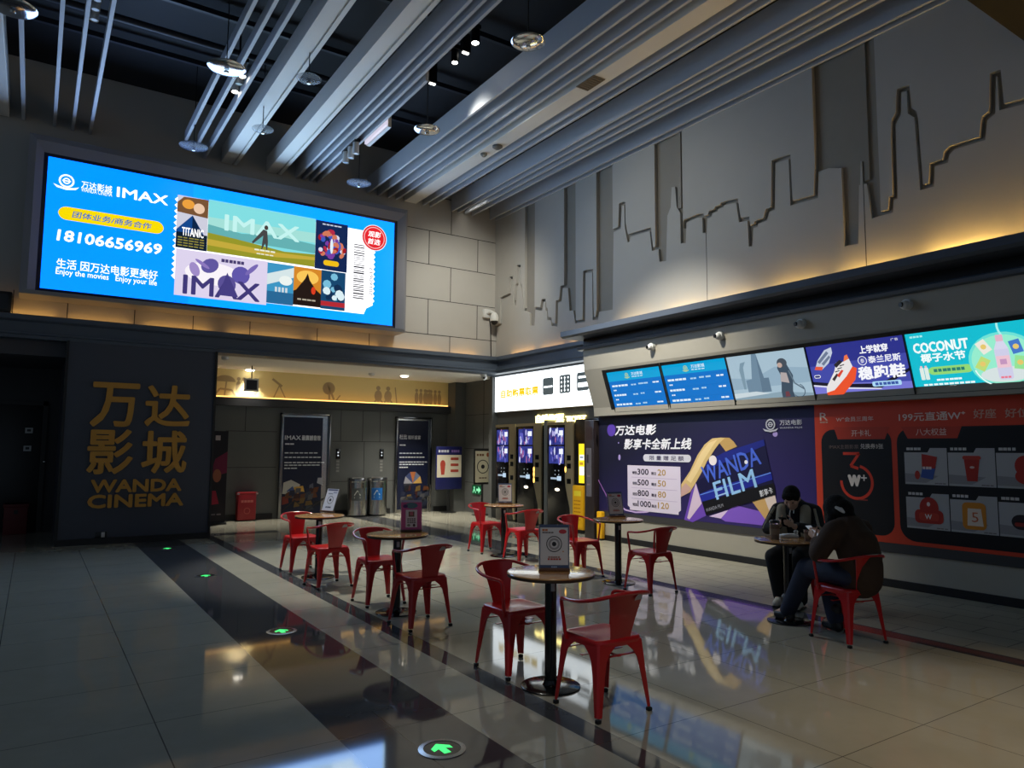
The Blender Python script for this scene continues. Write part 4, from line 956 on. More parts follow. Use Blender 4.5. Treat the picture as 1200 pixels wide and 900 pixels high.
    g.poly(P((206, 164, 104)), [q(881, 586.8), q(897, 582), q(908, 612), q(900, 612.8)], 4); g.poly(P((226, 206, 196)), [q(896, 583), q(908.6, 580.3), q(915, 614), q(908, 616)], 5)
    g.poly(P((24, 22, 60)), [q(816, 565), q(895.6, 514.6), q(909.5, 579.6), q(827.7, 603.4)], 7)
    g.poly(P((32, 40, 130)), [q(829, 541), q(849, 530), q(895.6, 515), q(897, 522), q(850, 542), q(826, 552)], 8); g.poly(P((34, 44, 150)), [q(820, 579), q(842, 570), q(904, 553), q(906, 562), q(842, 583), q(823, 588)], 8)
    g.poly(P((18, 17, 22)), [q(823, 588), q(860, 578), q(907.5, 566), q(909.5, 579.6), q(827.7, 603.4)], 9)
    g.line(P((110, 150, 236)), [q(821, 580), q(862, 567), q(904, 554)], .012, 10)
    ro = .3; a = q(855.9, 545.6); g.text(P((74, 104, 214)), 'WANDA', a[0]-.54, a[1]-.13, a[0]+.54, a[1]+.13, bold=.02, rot=ro, layer=10); a = q(861, 568); g.text(P((150, 196, 240)), 'FILM', a[0]-.38, a[1]-.13, a[0]+.38, a[1]+.13, bold=.02, rot=ro, layer=11)
    g.line(P((170, 200, 240)), [q(839, 582), q(854, 577)], .02, 11)
    g.ell(P((238, 226, 226)), *q(836, 539.5), .075, layer=11, seg=16); g.ell(P((240, 236, 240)), *q(875, 541.5), .03, layer=11, seg=10)
    a = q(898.5, 576.5); g.text(P((220, 220, 226)), '影享卡', a[0]-.11, a[1]-.045, a[0]+.11, a[1]+.045, rot=ro, layer=11, bold=.02); a = q(838, 595); g.text(P((150, 150, 160)), 'WANDA FILM', a[0]-.17, a[1]-.025, a[0]+.17, a[1]+.025, rot=ro, layer=11)
    a = q(903.5, 497.5); g.logo(P((190, 190, 200)), a[0], a[1], .085); g.tpx(P((200, 200, 208)), '万达电影', (914.5, 498.5), (940.5, 491.5), bold=.01, layer=g.k); g.tpx(P((190, 190, 200)), 'WANDA FILM', (914.5, 502.5), (940.5, 499.8), layer=g.k)
z_lo = .515
board(9.965, yb_, z_lo, 2.183, 'purple poster with a gift card, gold ribbon and price list, left of the orange one', purple)
Y_END = -1.2
def orange(g, u0, v0, u1, v1):
    org = P((206, 66, 40)); bk = P((20, 20, 23)); wh = P((224, 200, 186)); dim = P((120, 100, 94)); q = g.uv
    g.rect(org, u0, v0, u1, v1, 0)
    g.tpx(wh, 'R', (961, 493), (970, 483.5), layer=2); g.dashes(P((196, 150, 130)), *q(961, 496), q(971, 495)[0], .02, 3, layer=2); g.tpx(wh, 'W⁺会员三周年', (980, 494.5), (1023.5, 487.5), bold=.01, layer=2)
    # left card
    a, b = q(966, 622), q(1044, 502); g.rrect(bk, a[0], q(1047, 629)[1], b[0], b[1], .16, layer=1)
    g.poly(P((190, 62, 40)), [q(977, 500.5), q(1042.5, 500), q(1037, 514.5), q(982, 514.8)], 2); g.tpx(wh, '开卡礼', (998, 511.5), (1020.5, 503.5), bold=.01, layer=3)
    g.tpx(dim, 'IMAX主题影票', (972, 526), (1006, 521), layer=2); g.tpx(P((210, 200, 190)), '兑换券3张', (1008.5, 526), (1035, 519.8), bold=.01, layer=2)
    rd = P((206, 60, 40)); c = q(1004, 565); g.arc(rd, c[0], c[1], .20, .035, a0=-PI*1.02, a1=PI*.42, layer=2)
    g.line(rd, [q(988, 531.5), q(1007, 531.5), q(1006, 532.5), q(997, 546), q(1006, 549)], .035, 2)
    g.tpx(P((232, 220, 210)), 'W', (994, 570), (1009, 556.5), bold=.16, layer=4); g.tpx(P((232, 220, 210)), '+', (1009.5, 563.5), (1016, 556.5), bold=.04, layer=4)
    g.dashes(P((150, 60, 50)), *q(1006, 586), q(1020, 586)[0], .012, 1, layer=2)
    # right panel
    g.tpx(wh, '199元直通W⁺', (1053.5, 494), (1131, 481), bold=.02, layer=2); g.tpx(P((206, 160, 140)), '好座', (1141, 490.5), (1167, 478.5), bold=.02, layer=2); g.tpx(P((206, 160, 140)), '好位', (1178, 489.5), (1206, 477.5), bold=.02, layer=2)
    a = q(1056, 640); b = q(1056, 501); g.rrect(bk, a[0], q(1065, 634)[1], u1-.2, b[1], .18, layer=1)
    g.poly(P((186, 60, 40)), [q(1056, 500), q(1127, 499.5), q(1122, 513.5), q(1064, 514)], 2); g.tpx(P((224, 190, 176)), '八大权益', (1073.5, 510.5), (1109, 501.5), bold=.01, layer=3)
    gy = P((170, 166, 164)); cols = [(1059.6, 1110.6), (1111.6, 1166.5), (1167.8, 1232)]
    uw = q(1110.5, 550)[0]-q(1060.5, 550)[0]; c0 = q(1060.5, 550)[0]; step = q(1111.6, 550)[0]-c0
    rows = [(q(1061, 567)[1], q(1060, 525)[1]), (q(1064, 618)[1], q(1063, 577)[1])]
    for r, (zb_, zt_) in enumerate(rows):
        for k in range(5):
            ua = c0+step*k; ub = ua+uw; hh = zt_-zb_
            g.poly(gy, [(ua, zb_), (ub, zb_), (ub, zt_), (ua+.62*uw, zt_), (ua+.56*uw, zt_-.12*hh), (ua, zt_-.12*hh)], 2)
            g.dashes(P((196, 190, 186)), ua+.06*uw, zt_-.06*hh, ua+.42*uw, .03, 4, layer=2); g.dashes(P((120, 112, 110)), ua+.7*uw, zb_+.03*hh, ub-.03*uw, .012, 3, layer=3)
            g.poly(P((140, 136, 136)), [(ua, zb_+.06*hh), (ua+.5*uw, zb_+.05*hh), (ua+.8*uw, zb_+.25*hh), (ua, zb_+.3*hh)], 3)
            cx, cy = ua+.5*uw, zb_+.4*hh; red = P((168, 44, 34)); L = 4
            if (r, k) == (0, 0):
                g.poly(P((60, 84, 150)), [(cx-.12*uw, cy-.2*hh), (cx+.16*uw, cy-.26*hh), (cx+.24*uw, cy+.1*hh), (cx-.06*uw, cy+.16*hh)], L); g.poly(red, [(cx-.08*uw, cy+.08*hh), (cx+.22*uw, cy+.04*hh), (cx+.28*uw, cy+.36*hh), (cx-.08*uw, cy+.44*hh)], L+1); g.ell(red, cx-.2*uw, cy-.14*hh, .06*uw, .12*hh, layer=L); g.dashes(P((220, 200, 190)), cx-.06*uw, cy+.02*hh, cx+.16*uw, .03, 3, layer=L+2)
            elif (r, k) == (0, 1):
                g.poly(red, [(cx-.1*uw, cy-.26*hh), (cx+.12*uw, cy-.26*hh), (cx+.18*uw, cy+.3*hh), (cx-.15*uw, cy+.3*hh)], L); g.rrect(P((186, 60, 44)), cx-.18*uw, cy+.3*hh, cx+.21*uw, cy+.4*hh, .02, layer=L+1); g.ell(P((220, 190, 180)), cx+.02*uw, cy+.1*hh, .05*uw, .03*hh, layer=L+1)
            elif (r, k) == (1, 0):
                g.ell(red, cx+.04*uw, cy+.2*hh, .22*uw, .3*hh, layer=L); g.rrect(red, cx-.3*uw, cy-.24*hh, cx+.36*uw, cy+.14*hh, .05, layer=L); g.rrect(P((190, 60, 44)), cx-.2*uw, cy-.16*hh, cx+.26*uw, cy+.06*hh, .03, layer=L+1); g.text(P((230, 220, 214)), 'W', cx-.06*uw, cy-.12*hh, cx+.1*uw, cy+.02*hh, bold=.05, layer=L+2); g.ell(P((226, 200, 190)), cx+.03*uw, cy+.3*hh, .04*uw, .06*hh, layer=L+1)
            elif (r, k) == (1, 1):
                g.rrect(P((206, 130, 40)), cx-.24*uw, cy-.3*hh, cx+.26*uw, cy+.42*hh, .05, layer=L); g.poly(P((222, 200, 180)), [(cx-.14*uw, cy-.2*hh), (cx+.2*uw, cy-.2*hh), (cx+.16*uw, cy+.26*hh), (cx-.12*uw, cy+.26*hh)], L+1); g.text(P((200, 100, 60)), '5', cx-.04*uw, cy-.1*hh, cx+.1*uw, cy+.16*hh, layer=L+2)
            elif (r, k) == (0, 2):
                g.ell(red, cx+.06*uw, cy+.16*hh, .2*uw, .26*hh, layer=L); g.ell(red, cx+.1*uw, cy-.1*hh, .24*uw, .2*hh, layer=L+1)
            else:
                g.rrect(P((44, 36, 40)), cx-.26*uw, cy-.2*hh, cx+.3*uw, cy+.18*hh, .08, layer=L); g.rrect(P((150, 50, 40)), cx-.2*uw, cy-.12*hh, cx+.2*uw, cy-.02*hh, .02, layer=L+1)
board(yb_-.002, Y_END, z_lo, 2.183, 'orange and black membership poster with rows of gift pictures', orange)
# ================================================================ CEILING SLATS, BEAMS, LAMPS
ZS = 6.93
m_slat = mat('slat_grey', (178, 182, 190), rough=.5, noise=.03)
m_beam = mat('beam_greige', (212, 211, 207), rough=.55)
def xz(px, py): return on_z(px, py, ZS).x
clusters = [
 ('far left of the ceiling', [-.43, .0, .262, .515], .05, .16),
 ('left of the twin broad beams', [xz(300, 0), xz(324.5, 0), xz(350, 0)], .05, .16),
 ('right of the twin broad beams', [4.07, 4.21, 4.36, 4.50], .045, .36),
 ('left of the pale single beam', [5.58, 5.82, 6.05, 6.24], .045, .36),
 ('right of the pale single beam', [6.88, 7.05], .045, .36),
 ('second from the skyline wall', [7.60, 7.77, 7.95, 8.13], .045, .36),
 ('against the skyline wall', [8.62, 8.78], .045, .36)]
ORD = ['first', 'second', 'third', 'fourth']
for name, xs, th, hh in clusters:
    for i, x in enumerate(xs):
        y0 = on_z(494, 93, ZS).y if (name.startswith('right of the twin') and i == 3) else (3.12 if x > 4 else 0.0)
        y1 = 13.98
        if name.startswith('left of the twin') and i < 2: y1 = 13.3
        q = MB().use(m_slat); q.box(x-th/2, x+th/2, y0, y1, ZS, ZS+hh, .004, 1)
        o = q.build('ceiling_slat', smooth=0)
        tag(o, 'long grey ceiling slat, %s from the left in the cluster %s' % (ORD[i], name), 'ceiling slat', 'long grey ceiling slats')
def beam(xa, xb, label, groove=True):
    q = MB().use(m_beam)
    if groove: q.prism([(xa, ZS+.30), (xa, ZS), (xa+.19, ZS), (xa+.19, ZS+.03), (xb-.06, ZS+.03), (xb-.06, ZS), (xb, ZS), (xb, ZS+.30)], 'y', 0, 13.97)
    else: q.box(xa, xb, 3.12 if xa > 4 else 0, 13.97, ZS, ZS+.34, .005)
    tag(q.build('ceiling_beam', smooth=0), label, 'ceiling beam', 'broad ceiling beams')
beam(2.65, 2.93, 'left one of the twin broad pale ceiling beams with a grooved underside')
beam(3.48, 3.77, 'right one of the twin broad pale ceiling beams with a grooved underside')
beam(6.41, 6.70, 'single broad beige ceiling beam with an air vent, right of the slat clusters', False)
beam(-1.1, -.62, 'broad pale ceiling beam in the top left corner', False)
# fittings on the pale beam
p = on_z(692, 97, ZS); q = MB().use(mat('vent_brown', (110, 100, 86), rough=.6)); q.box(p.x-.11, p.x+.11, p.y-.2, p.y+.2, ZS-.012, ZS)
for k in range(7): q.box(p.x-.1, p.x+.1, p.y-.17+.055*k, p.y-.15+.055*k, ZS-.02, ZS-.01)
tag(q.build('air_vent', smooth=0), 'square brown air vent in the underside of the pale beam', 'vent')
for (px, py, r, lab) in ((583, 171, .09, 'dark round ceiling sensor under the pale beam, nearer one'), (567, 180, .06, 'small round ceiling sensor under the pale beam, farther one')):
    p = on_z(px, py, ZS); q = MB().use(mat('sensor_grey', (90, 92, 90), rough=.4)); q.lathe([(r*.5, -.06), (r, -.03), (r, 0)], (p.x, p.y, ZS), seg=20); tag(q.build('ceiling_sensor'), lab, 'sensor')
# pendant discs
m_disc = mat('disc_mirror', (196, 200, 206), rough=.12, metal=.95)
m_cleardisc = mat('clear_disc', (70, 80, 104), rough=.25, alpha=.35, spec=.4)
def disc(px, py, wpx, label, z=6.55):
    p = on_z(px, py, z); d = (p-CAMP).length; r = wpx/FPX*d/2
    t = thing('pendant_disc', (p.x, p.y, z), label, 'pendant disc', 'round discs hung from the ceiling')
    q = MB().use(m_cleardisc if label.startswith('d') else m_disc); q.lathe([(r*.0, .062), (r*.5, .066), (r*.85, .078), (r*.98, .092), (r, .098), (r*.97, .104), (r*.6, .112), (0.001, .116)], (p.x, p.y, z-.09), seg=40); q.build('disc', t)
    q = MB().use(m_blackplastic); q.cyl((p.x, p.y, z+.03), (p.x, p.y, 8.0), .007, seg=8); q.build('rod', t)
    q = MB().use(m_steel); q.cyl((p.x, p.y, z-.065), (p.x, p.y, z-.045), .025, .035, seg=14); q.build('hub', t)
for a in ((265.5, 80, 37, 'bright mirror disc hung beside the two lit spotlights, left of the twin beams'), (227, 172, 28, 'dim clear disc hung above the big screen, left of the twin beams'), (500.5, 152.5, 29, 'mirror disc hung between the slat clusters, halfway to the back wall'), (420.5, 215, 27, 'dim clear disc hung just above the right end of the big screen'), (619, 50, 37, 'golden mirror disc at the top, the nearest one hung between the slat clusters'), (15, 9, 38, 'brown mirror disc in the top left corner'), (362, 93, 26, 'dim clear disc glimpsed between the twin beams'), (308, 152, 22, 'dim clear disc between the twin beams near the back wall')): disc(*a)
# spotlights
m_lamp = mat('lamp_white', (206, 206, 204), rough=.4)
m_lens = mat('lens_dark', (60, 60, 60), rough=.2)
hot = E((255, 250, 238), 30)
def spots(pts, z, label, lit_, r=.055, direction=(0, 0, -1), black=False, n_='spotlight_cluster'):
    ps = [on_z(px, py, z) for px, py in pts]; c = sum(ps, Vector())/len(ps)
    t = thing(n_, (c.x, c.y, z), label, 'spotlight')
    d = Vector(direction).normalized()
    for p, l in zip(ps, lit_):
        h = MB().use(m_blackplastic if black else m_lamp); a = p; b = p-d*.2
        h.cyl(a, b, r, r, seg=18, cap=False); h.cyl(b, b-d*.01, r, r*.6, seg=18); h.cyl(a-d*.01, a-d*.012, r*.97, r*.97, seg=18)
        o = h.build('lamp_head', t)
        q = MB().use(hot if l else m_lens); q.cyl(a-d*.006, a-d*.009, r*.72, r*.72, seg=16); q.build('lens', o)
    q = MB().use(m_black); xs = [p.x for p in ps]; ys = [p.y for p in ps]
    q.box(min(xs)-.05, max(xs)+.05, min(ys)-.08, max(ys)+.08, z+.2, z+.26); q.build('mount_plate', t, smooth=0)
    for p in ps[:1]:
        q = MB().use(m_black); q.cyl((c.x, c.y, z+.25), (c.x, c.y, 8.0), .015, seg=8); q.build('stem', t)
    return c
cA = spots([(284, 90), (280, 99), (275.5, 108)], 7.0, 'three white cylinder spotlights, two of them lit, left of the twin beams', (1, 0, 1))
spots([(114, 1), (112, 12), (110.5, 24)], 7.0, 'three unlit white cylinder spotlights among the far left slats', (0, 0, 0), .05)
spots([(417, 180.5), (411, 185.5), (405, 191)], 6.7, 'three unlit white cylinder spotlights hung above the right end of the big screen', (0, 0, 0))
cB = spots([(561, 234), (554, 238), (547, 242)], 7.0, 'three lit spotlights between slats above the wall corner', (1, 1, 1))
cC = spots([(557, 51)], 7.45, 'single bright lit spotlight in the dark ceiling gap, nearer of two', (1,), .07, black=True, n_='spotlight')
cD = spots([(533, 74)], 7.45, 'single bright lit spotlight in the dark ceiling gap, farther of two', (1,), .06, black=True, n_='spotlight')
for px, py, lab in ((545.5, 63, 'small glinting lamp between the two bright single spotlights'), (506.5, 99, 'small glinting lamp above the hanging mirror disc')):
    p = on_z(px, py, 7.6); q = MB().use(E((250, 248, 240), 4)); q.box(p.x-.05, p.x+.05, p.y-.02, p.y+.02, 7.6, 7.62); q.use(m_black); q.box(p.x-.07, p.x+.07, p.y-.04, p.y+.04, 7.62, 8.0); tag(q.build('ceiling_lamp', smooth=0), lab, 'lamp')
pa, pb = on_z(432, 166, 7.0), on_z(440, 150, 7.0)  # pale box catching light; its lit face is painted as emission
q = MB().use(E((222, 216, 236), .9)); q.box(4.62, 4.66, min(pa.y, pb.y)-.25, max(pa.y, pb.y)+.1, 6.98, 7.12); q.use(m_lamp); q.box(4.66, 4.72, min(pa.y, pb.y)-.25, max(pa.y, pb.y)+.1, 6.96, 7.3); q.box(4.68, 4.70, pb.y-.2, pb.y-.18, 7.3, 8.0); q.box(4.68, 4.70, pa.y-.1, pa.y-.08, 7.3, 8.0); tag(q.build('pale_panel', smooth=0), 'glowing lilac panel lamp beside the slats over the three unlit spotlights', 'lamp')

# ================================================================ CAMERAS ON WALLS
def dome_cam(px, py, label):
    x = 8.118; p = on_x(px, py, x)
    t = thing('dome_camera', (p.x, p.y, p.z-.06), label, 'security camera', 'dome cameras over the menu screens')
    q = MB().use(m_whiteplastic); q.cyl((x+.01, p.y, p.z), (x-.05, p.y, p.z), .062, .056, seg=22); q.build('base', t)
    q = MB().use(m_whiteplastic); q.sphere((x-.055, p.y+.006, p.z-.01), .052); q.build('ball', t)
    q = MB().use(m_blackplastic); q.cyl((x-.085, p.y+.02, p.z-.008), (x-.112, p.y+.03, p.z-.012), .03, .026, seg=16); q.build('lens', t)
for px, py, lab in ((765, 406.5, 'white dome camera above the first blue timetable screen'), (845, 393.5, 'white dome camera above the second blue timetable screen'), (940, 379.5, 'white dome camera above the running shoe screen'), (1064, 357, 'grey dome camera above the coconut water screen')): dome_cam(px, py, lab)
p = on_y(569, 368, YB); t = thing('speed_dome_camera', (p.x, YB, p.z-.3), 'white speed dome camera on a bracket on the beige wall near the corner', 'security camera')
q = MB().use(m_whiteplastic); q.box(p.x-.1, p.x+.1, YB-.1, YB, p.z-.1, p.z+.1, .02); q.tube([(p.x, YB-.08, p.z), (p.x+.02, YB-.2, p.z+.02), (p.x+.06, YB-.26, p.z-.02)], .04); q.build('bracket', t)
q = MB().use(m_whiteplastic); q.lathe([(.095, -.2), (.1, -.12), (.08, -.05), (.04, .0)], (p.x+.07, YB-.27, p.z), seg=20); q.build('housing', t)
q = MB().use(m_blackplastic); q.sphere((p.x+.07, YB-.27, p.z-.2), .085); q.build('dome', t)
q = MB().use(m_black); q.tube([(p.x+.09, YB-.03, p.z-.1), (p.x+.13, YB-.02, p.z-.3), (p.x+.15, YB-.02, 3.68)], .012, seg=6); q.build('cable', t)
p = on_y(567, 441, 14.1); q = MB().use(m_whiteplastic); q.cyl((p.x, 14.1, 3.31), (p.x, 14.1, 3.26), .06, seg=18); q.sphere((p.x, 14.09, 3.23), .065); q.use(m_blackplastic); q.sphere((p.x-.03, 14.04, 3.21), .028); tag(q.build('ceiling_camera'), 'small white round camera under the slate band by the corridor corner', 'security camera')

# ================================================================ CORRIDOR THINGS
# downlights
for px, py, lab in ((293, 433, 'left glowing round downlight in the corridor ceiling'), (474, 440, 'right glowing round downlight in the corridor ceiling')):
    p = on_z(px, py, 3.31); t = thing('downlight', (p.x, p.y, 3.29), lab, 'lamp', 'corridor downlights')
    q = MB().use(m_whiteplastic); q.lathe([(.10, -.012), (.13, -.008), (.13, 0)], (p.x, p.y, 3.31), seg=24); q.build('rim', t)
    q = MB().use(E((255, 244, 224), 9)); q.lathe([(.001, -.035), (.05, -.032), (.085, -.02), (.1, 0)], (p.x, p.y, 3.30), seg=24); q.build('lens', t)
for px, py, lab in ((435.5, 437.5, 'small white sensor on the corridor ceiling between the downlights'), (264, 418, 'small white sensor on the corridor ceiling at its left end')):
    p = on_z(px, py, 3.31); q = MB().use(m_whiteplastic); q.lathe([(.03, -.07), (.07, -.05), (.075, 0)], (p.x, p.y, 3.31), seg=18); tag(q.build('ceiling_sensor'), lab, 'sensor')
a, b = on_y(287, 443, 15.6), on_y(303, 459, 15.6)
t = thing('hanging_sign', ((a.x+b.x)/2, 15.6, b.z), 'small square black sign with a white rim hanging before the yellow frieze', 'sign')
q = MB().use(P((206, 206, 200))); q.box(a.x, b.x, 15.6, 15.66, b.z, a.z, .005); q.build('rim', t)
q = MB().use(P((34, 36, 44))); q.box(a.x+.035, b.x-.035, 15.595, 15.6, b.z+.035, a.z-.035); q.build('face', t, smooth=0)
q = MB().use(m_black); q.cyl(((a.x+b.x)/2, 15.63, a.z), ((a.x+b.x)/2, 15.63, 3.31), .012, seg=8); q.build('rod', t)
# recycling bins
def bin_(px, label, colour):
    p = on_z(px, 604, 0); x, y = p.x, 16.22
    t = thing('recycling_bin', (x, y, 0), label, 'bin', 'steel bins between the lift doors')
    q = MB().use(m_steel); q.lathe([(.235, .04), (.235, .80)], (x, y, 0), seg=40, cap=False); q.build('drum', t)
    q = MB().use(m_blackplastic); q.lathe([(.22, 0), (.23, .045), (.2, .05)], (x, y, 0), seg=32); q.build('foot', t)
    q = MB().use(m_steel); q.lathe([(.236, .80), (.24, .82), (.236, .88), (.225, .90), (.13, .905)], (x, y, 0), seg=40, cap=False); q.build('top_ring', t)
    q = MB().use(m_blackplastic); q.lathe([(.13, .84), (.13, .905)], (x, y, 0), seg=28, cap=True); q.build('ash_insert', t)
    q = MB().use(colour); ang0 = math.atan2(-y, -x); prev = None            # curved label on the drum
    for i in range(13):
        an = ang0-.55+1.1*i/12; R = [q.bm.verts.new((x+.238*math.cos(an), y+.238*math.sin(an), z)) for z in (.38, .66)]
        if prev: q.face([prev[0], R[0], R[1], prev[1]])
        prev = R
    q.use(m_whiteplastic)
    def lp(s, z): an = ang0+s/.24; return (x+.2405*math.cos(an), y+.2405*math.sin(an), z)
    for (s0, za, s1, zb2) in ((-.07, .50, 0, .61), (0, .61, .07, .50), (.07, .50, -.07, .50)):
        d = Vector((s1-s0, zb2-za)); n = Vector((-d.y, d.x)).normalized()*.009
        q.poly([lp(s0-n.x, za-n.y), lp(s1-n.x, zb2-n.y), lp(s1+n.x, zb2+n.y), lp(s0+n.x, za+n.y)])
    q.poly([lp(-.07, .43), lp(.07, .43), lp(.07, .46), lp(-.07, .46)])
    q.build('label', t)
bin_(413, 'left steel recycling bin, with a dark grey label', mat('bin_label_grey', (70, 74, 76), rough=.4)); bin_(441, 'right steel recycling bin, with a blue label', mat('bin_label_blue', (20, 96, 170), rough=.4))
# fire box
a, b = on_y(279.5, 578, 16.35), on_y(299.5, 609.5, 16.35)
t = thing('fire_box', ((a.x+b.x)/2, 16.4, 0), 'dark red fire equipment box on the floor by the corridor wall', 'fire box')
m_fire = mat('fire_red', (150, 24, 34), rough=.4); q = MB().use(m_fire); q.box(a.x, b.x, 16.35, 16.57, .02, a.z, .012); q.build('body', t)
q = MB().use(m_fire); q.box(a.x-.02, b.x+.02, 16.33, 16.58, a.z-.04, a.z+.015, .008); q.use(m_steel); q.box(a.x-.03, a.x+.02, 16.32, 16.34, a.z-.03, a.z+.01); q.box(b.x-.02, b.x+.03, 16.32, 16.34, a.z-.03, a.z+.01); q.build('lid', t)
g = G((0, 16.347, 0), (1, 0, 0), (0, 0, 1)); g.dashes(P((206, 120, 110)), a.x+.06, a.z*.66, b.x-.06, .05, 4, layer=0); g.arc(P((196, 90, 84)), (a.x+b.x)/2, a.z*.36, .06, .015, layer=0); g.mb.build('marking', t, smooth=0)
# lift call panels
for px, lab in ((396, 'lift call panel right of the left lift door'), (447, 'lift call panel left of the right lift door')):
    p = on_y(px, 532, 16.6); t = thing('call_panel', (p.x, 16.6, p.z-.12), lab, 'lift button', 'lift call panels')
    q = MB().use(m_kblack); q.box(p.x-.055, p.x+.055, 16.585, 16.6, p.z-.12, p.z+.12, .005); q.build('plate', t)
    q = MB().use(E((230, 236, 240), .8)); 
    for z in (.035, -.035): q.cyl((p.x, 16.584, p.z+z), (p.x, 16.58, p.z+z), .018, seg=14)
    q.build('button', t)
    q = MB().use(P((130, 130, 128))); 
    for k in range(4): q.box(p.x-.035, p.x+.035, 16.593, 16.598, p.z-.2-.075*k, p.z-.15-.075*k)
    q.build('notice', t, smooth=0)
# blue board on a post
a, b = on_y(511.5, 523, 16.1), on_y(541, 573, 16.1); xc = (a.x+b.x)/2
t = thing('notice_stand', (xc, 16.12, 0), 'blue notice board on a dark post at the right end of the corridor', 'sign')
q = MB().use(P((30, 34, 92))); q.box(a.x, b.x, 16.1, 16.14, b.z, a.z, .01); q.build('board', t)
g = G((0, 16.097, 0), (1, 0, 0), (0, 0, 1)); W2, H2 = b.x-a.x, a.z-b.z
g.rect(P((214, 206, 184)), a.x+.02, b.z+.28*H2, b.x-.02, b.z+.8*H2); g.dashes(P((206, 206, 220)), a.x+.08*W2, b.z+.86*H2, a.x+.5*W2, .06, 4, layer=g.k); g.dashes(P((140, 110, 180)), a.x+.58*W2, b.z+.86*H2, b.x-.1*W2, .06, 4, layer=g.k)
cx, cy = a.x+.25*W2, b.z+.5*H2; rd = P((176, 70, 56))
g.ell(rd, cx, cy+.08*H2, .1*W2, .1*H2); g.poly(rd, [(cx-.06*W2, cy-.16*H2), (cx+.06*W2, cy-.16*H2), (cx+.09*W2, cy+.02*H2), (cx-.09*W2, cy+.02*H2)], g.k)
for k in range(3): g.rrect(rd, a.x+.55*W2, b.z+(.68-.14*k)*H2, b.x-.14*W2, b.z+(.74-.14*k)*H2, .015, layer=g.k)
g.mb.build('printed_sheet', t, smooth=0)
q = MB().use(m_blackplastic); q.cyl((xc, 16.12, .02), (xc, 16.12, b.z), .03, seg=14); q.build('post', t); q = MB().use(m_blackplastic); q.lathe([(.2, 0), (.2, .015), (.05, .03)], (xc, 16.12, 0), seg=28); q.build('foot', t)
# poster stand in front of the machines
y_ = 15.0; a, b = on_y(557, 528.5, y_), on_y(574.5, 565, y_); xc = (a.x+b.x)/2
t = thing('poster_stand', (xc, y_+.03, 0), 'slim floor stand holding a cream sheet with a round code, left of the ticket machines', 'sign')
q = MB().use(m_blackplastic); q.box(a.x-.03, b.x+.03, y_+.005, y_+.03, b.z-.05, a.z+.05, .006); q.build('holder', t)
g = G((0, y_, 0), (1, 0, 0), (0, 0, 1)); W2, H2 = b.x-a.x, a.z-b.z
g.rect(P((214, 206, 178)), a.x, b.z, b.x, a.z); g.dashes(P((120, 84, 50)), a.x+.1*W2, b.z+.84*H2, a.x+.6*W2, .05, 3); g.ell(P((170, 90, 50)), a.x+.82*W2, b.z+.88*H2, .09*W2, .07*H2, layer=g.k)
g.arc(P((40, 38, 40)), (a.x+b.x)/2, b.z+.5*H2, .36*W2, .02); g.ell(P((40, 38, 40)), (a.x+b.x)/2, b.z+.5*H2, .12*W2, layer=g.k, seg=12); g.dashes(P((110, 90, 70)), a.x+.25*W2, b.z+.12*H2, b.x-.2*W2, .03, 3, layer=g.k)
g.mb.build('printed_sheet', t, smooth=0)
q = MB().use(m_blackplastic); q.cyl((xc, y_+.03, .02), (xc, y_+.03, b.z), .02, seg=12); q.build('post', t); q = MB().use(m_blackplastic); q.box(xc-.2, xc+.2, y_-.12, y_+.18, 0, .02, .005); q.build('foot', t)
p = on_x(559.5, 574, 9.293); t = thing('exit_sign', (9.29, p.y, p.z-.1), 'small glowing green exit sign low on the corridor return wall', 'sign')
q = MB().use(mat('exit_green_case', (20, 70, 40), rough=.4)); q.box(9.275, 9.3, p.y-.24, p.y+.24, p.z-.12, p.z+.12, .004); q.build('case', t)
g = right_g(9.273, 0, 0); gr = E((150, 255, 190), .9); c = (-p.y, p.z); g.rect(E((20, 110, 64), .5), c[0]-.22, c[1]-.1, c[0]+.22, c[1]+.1); g.poly(gr, [(c[0]-.02, c[1]-.03), (c[0]+.08, c[1]-.03), (c[0]+.08, c[1]-.085), (c[0]+.2, c[1]), (c[0]+.08, c[1]+.085), (c[0]+.08, c[1]+.03), (c[0]-.02, c[1]+.03)]); g.ell(gr, c[0]-.12, c[1]+.05, .03, layer=g.k, seg=10); g.line(gr, [(c[0]-.19, c[1]-.08), (c[0]-.12, c[1]+.02), (c[0]-.05, c[1]-.08)], .03, g.k)
g.mb.build('lit_face', t, smooth=0)
# film poster at the left end of the corridor
y_ = 15.9; a, b = on_y(250, 505, y_), on_y(263.5, 608, y_); a.x = 2.72
t = thing('film_poster_stand', ((a.x+b.x)/2, y_+.02, 0), 'tall dark and crimson film poster stand at the left end of the corridor', 'poster')
q = MB().use(m_blackplastic); q.box(a.x, b.x, y_, y_+.03, .03, a.z); q.build('panel', t, smooth=0); q = MB().use(m_blackplastic); q.box(a.x-.02, b.x+.02, y_-.08, y_+.12, 0, .04, .008); q.build('foot', t)
g = G((0, y_-.002, 0), (1, 0, 0), (0, 0, 1)); W2, H2 = b.x-a.x, a.z
g.rect(P((22, 16, 22)), a.x, .05, b.x, a.z, 0); g.dashes(P((170, 160, 160)), a.x+.3*W2, .9*H2, a.x+.8*W2, .1, 3, layer=1); g.poly(P((110, 20, 56)), [(a.x+.5*W2, .5*H2), (b.x, .55*H2), (b.x, .78*H2), (a.x+.65*W2, .7*H2)], 1)
